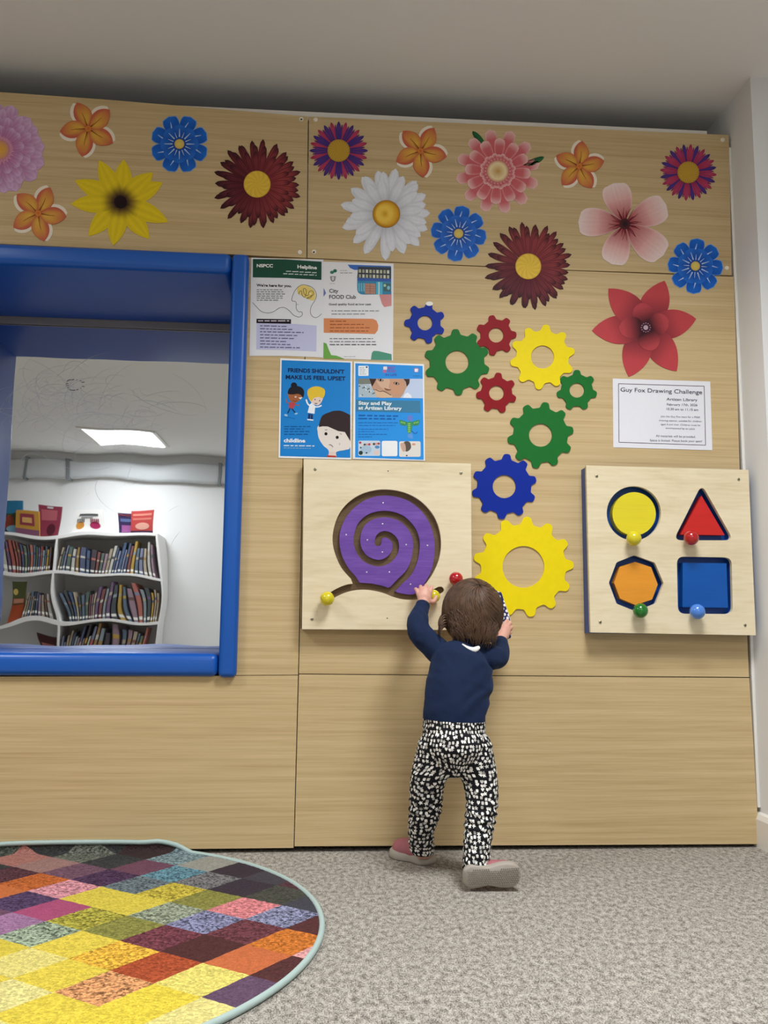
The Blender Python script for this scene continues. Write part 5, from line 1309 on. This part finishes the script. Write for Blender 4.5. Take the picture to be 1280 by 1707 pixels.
# individual locks combed from the crown
CR = HC+Vector((.004, -.010, .006)); rx, ry, rz = .0765, .0800, .0850
pole = Vector((.12, -.62, .78)).normalized(); u1 = pole.cross(Vector((1, 0, 0))).normalized(); u2 = pole.cross(u1)
rnd = random.Random(5)
locks = MB()
for k in range(2300):
    a = rnd.uniform(0, 2*pi); sw = rnd.uniform(.5, .9); pts = []; th0 = rnd.uniform(.03, 1.5); th1 = th0+rnd.uniform(.5, 1.0)
    lift = rnd.uniform(0, .0028)
    for i in range(9):
        t = i/8; th = th0+(th1-th0)*t; ph = a+sw*th+.10*sin(3*th+a*5)
        d = pole*cos(th)+(u1*cos(ph)+u2*sin(ph))*sin(th)
        p = CR+Vector((d.x*rx, d.y*ry, d.z*rz))*(1+(lift+.0012*sin(t*pi))/.078)
        pts.append(p)
    e_ = pts[-1]
    if e_.z < HC.z-.092 or (e_.y > HC.y+.035 and e_.z < HC.z+.03): continue
    locks.tube(pts, [.0002+.0013*sin(pi*min(1, .05+t_/8.4)) for t_ in range(9)], 4, None, False)
# nape wisps and the curls over the left ear
for k in range(420):
    x = rnd.uniform(-.068, .062); lift = rnd.uniform(-.001, .0015)
    z_top = .012-rnd.uniform(0, .062); ln = rnd.uniform(.030, .052)*(1-.35*abs(x)/.07); pts = []; dx_ = (.016 if x < 0 else -.010)*rnd.uniform(.2, 1.3); w0 = rnd.uniform(0, 6)
    for i in range(10):
        t = i/9; z_ = z_top-ln*t; xx = x+dx_*t+.0018*sin(t*7+w0)
        yy = -.012-(.0795+lift)*sqrt(max(.03, 1-(xx/.079)**2-(max(0, -z_-.020)/.105)**2))
        pts.append(Vector((HC.x+xx, HC.y+yy, HC.z+z_-.004*x/.07)))
    locks.tube(pts, [.0012*(1-.95*(i/9)**2)*min(1, .1+i/2) for i in range(10)], 4, None, False)
for k in range(60):
    y = rnd.uniform(-.045, .01); z0_ = HC.z+rnd.uniform(-.030, .004); s0 = Vector((HC.x-.0745, HC.y+y, z0_)); pts = []
    for i in range(10):
        t = i/9; a = -1.2+t*3.6+rnd.uniform(-.05, .05); r_ = .012*(1-.3*t)
        pts.append(s0+Vector((-.004-r_*.75*sin(a)-.001*k/60, -.012*t, -.030*t+.004*cos(a*2))))
    locks.tube(pts, [.0013*(1-.6*i/9) for i in range(10)], 4)
locks.build('lock', M_HAIR, hair)['kind'] = 'stuff'
# white fastening at the nape
q = MB(); pp_ = catmull([tuple(P(771, 1074, -.270)), tuple(P(777, 1078, -.275)), tuple(P(784, 1082, -.278)), tuple(P(791, 1083, -.278)), tuple(P(797, 1080, -.275))], 4)
q.capsule([Vector(p_) for p_ in pp_[::2]], [.0016, .0022, .0030, .0044, .0056, .0064, .0066, .0064, .0050][:len(pp_[::2])], 12, 2, flat=.5, fdir=(0, 1, 0))
q.build('neck_fastening', mat('white_cloth', '#f2efea', .7), kid, 'white fastening at the back of the neck')
# shoes
M_KNIT = mat('dusty_rose_knit', '#a8646a', .8, bump=.4, bscale=420, var=.08, vscale=60); M_SOLE = mat('grey_rubber_sole', '#a39a8e', .6, bump=.15, bscale=120)
def shoe(label, place):
    """local: x heel to toe 0..0.132, y width, z up from the tread"""
    out = []
    for (x, w_) in [(0, .010), (.004, .020), (.018, .0285), (.038, .0270), (.058, .0235), (.085, .030), (.105, .031), (.122, .025), (.131, .012)]: out.append((x, w_))
    ol = catmull([(x, w_) for x, w_ in out]+[(x, -w_) for x, w_ in out[::-1]], 4, True)
    up_ = MB()
    up_.capsule([Vector((.030, 0, .034)), Vector((.060, 0, .030)), Vector((.098, 0, .026)), Vector((.104, 0, .025))], [.0275, .0265, .0255, .0245], 22)
    up_.capsule([Vector((.028, 0, .030)), Vector((.030, 0, .050))], [.026, .0225], 22)
    o = MB(); o.v = [tuple(place(Vector(v))) for v in up_.v]; o.f = up_.f; o.c = up_.c; o.sm = up_.sm
    s_ = grown('shoe', o, .0022, 3, M_KNIT, kid, label)
    so = MB(); n = len(ol); lv = []
    prof = [(.93, 0), (1.0, .003), (1.03, .009), (1.0, .016), (.93, .020)]
    for (k_, z) in prof:
        for (x, y) in ol: lv.append(place(Vector((.066+(x-.066)*k_, y*k_, z+(.006*max(0, (x-.1)/.03) if z > .01 else 0)))))
    fs_ = [(i*n+k, i*n+(k+1) % n, (i+1)*n+(k+1) % n, (i+1)*n+k) for i in range(len(prof)-1) for k in range(n)]+[tuple(range(n-1, -1, -1)), tuple((len(prof)-1)*n+k for k in range(n))]
    so.add(lv, fs_, None, True); sole = so.build('sole', M_SOLE, s_)
    tr_ = MB()
    for i in range(24):
        for j in range(11):
            x = .010+i*.0050+(.0025 if j % 2 else 0); y = -.025+j*.0050
            wx = [w_ for (xx, w_) in out if xx <= x][-1]
            if abs(y) < wx*.80 and not (.050 < x < .074 and y < -.004 and False):
                tr_.sphere(place(Vector((x, y, -.0002))), .0017, None, 8, 6)
    tr_.build('tread_studs', mat('tread', '#8d857a', .6), sole)['kind'] = 'stuff'
    return s_
def placeL(v):
    d = dL; s_ = Vector((-d.y, d.x, 0)); return hL-d*.026+d*v.x+s_*v.y+Vector((0, 0, v.z+.0005))
shoe('left shoe, flat on the carpet with its toe to the wall', placeL)
ex = Vector((.995, -.03, .035)).normalized(); ez = Vector((0, .975, .20)).normalized(); ez = (ez-ex*ez.dot(ex)).normalized(); ey = ez.cross(ex)
def placeR(v): return Vector((.4000, -.3765, .0330))+ex*v.x+ey*v.y*.93+ez*v.z
shoe('right shoe, tipped on its side with the sole towards us', placeR)
# ---- spotted card in the right hand
c_ = P(840, 1030, -.075)
it = thing('spotted_card', 'narrow navy item with white spots held in the toddler\'s right hand', 'card', tuple(c_))
q = MB(); lp = [P(x, y, -.085) for x, y in catmull([(812, 985), (832, 986.5), (836.5, 989), (841, 1003), (848, 1024), (853, 1044), (852, 1062), (843, 1066), (812, 1066)], 3, True)]
q.plate([[(p.x, p.z) for p in lp]], -.076, -.082, None)
m, nt, b = newmat('navy_white_spots'); N = nt.nodes.new; L = nt.links.new
tc = N('ShaderNodeTexCoord'); sw_ = N('ShaderNodeSeparateXYZ'); cw_ = N('ShaderNodeCombineXYZ'); L(tc.outputs['Object'], sw_.inputs[0]); L(sw_.outputs[0], cw_.inputs[0]); L(sw_.outputs[2], cw_.inputs[1])
v = N('ShaderNodeTexVoronoi'); v.voronoi_dimensions = '2D'; v.inputs['Scale'].default_value = 84; v.inputs['Randomness'].default_value = .6; L(cw_.outputs[0], v.inputs['Vector'])
lt = N('ShaderNodeMath'); lt.operation = 'LESS_THAN'; lt.inputs[1].default_value = .33; L(v.outputs['Distance'], lt.inputs[0])
mx = N('ShaderNodeMix'); mx.data_type = 'RGBA'; mx.inputs[6].default_value = (*hx('#161c5c'), 1); mx.inputs[7].default_value = (*hx('#eef0f4'), 1); L(lt.outputs[0], mx.inputs[0]); L(mx.outputs[2], b.inputs['Base Color'])
q.build('spotted_face', m, it, bevel=.0008)
q = MB(); lp = [P(x, y, -.085) for x, y in catmull([(813, 986), (832, 987), (838, 992), (843, 1006), (850, 1026), (854.5, 1045), (853, 1062), (843, 1065), (813, 1065)], 3, True)]
q.plate([[(p.x, p.z) for p in lp]], -.070, -.076, None); q.build('white_back', mat('white_card', '#f0eee8', .5), it)
settle()
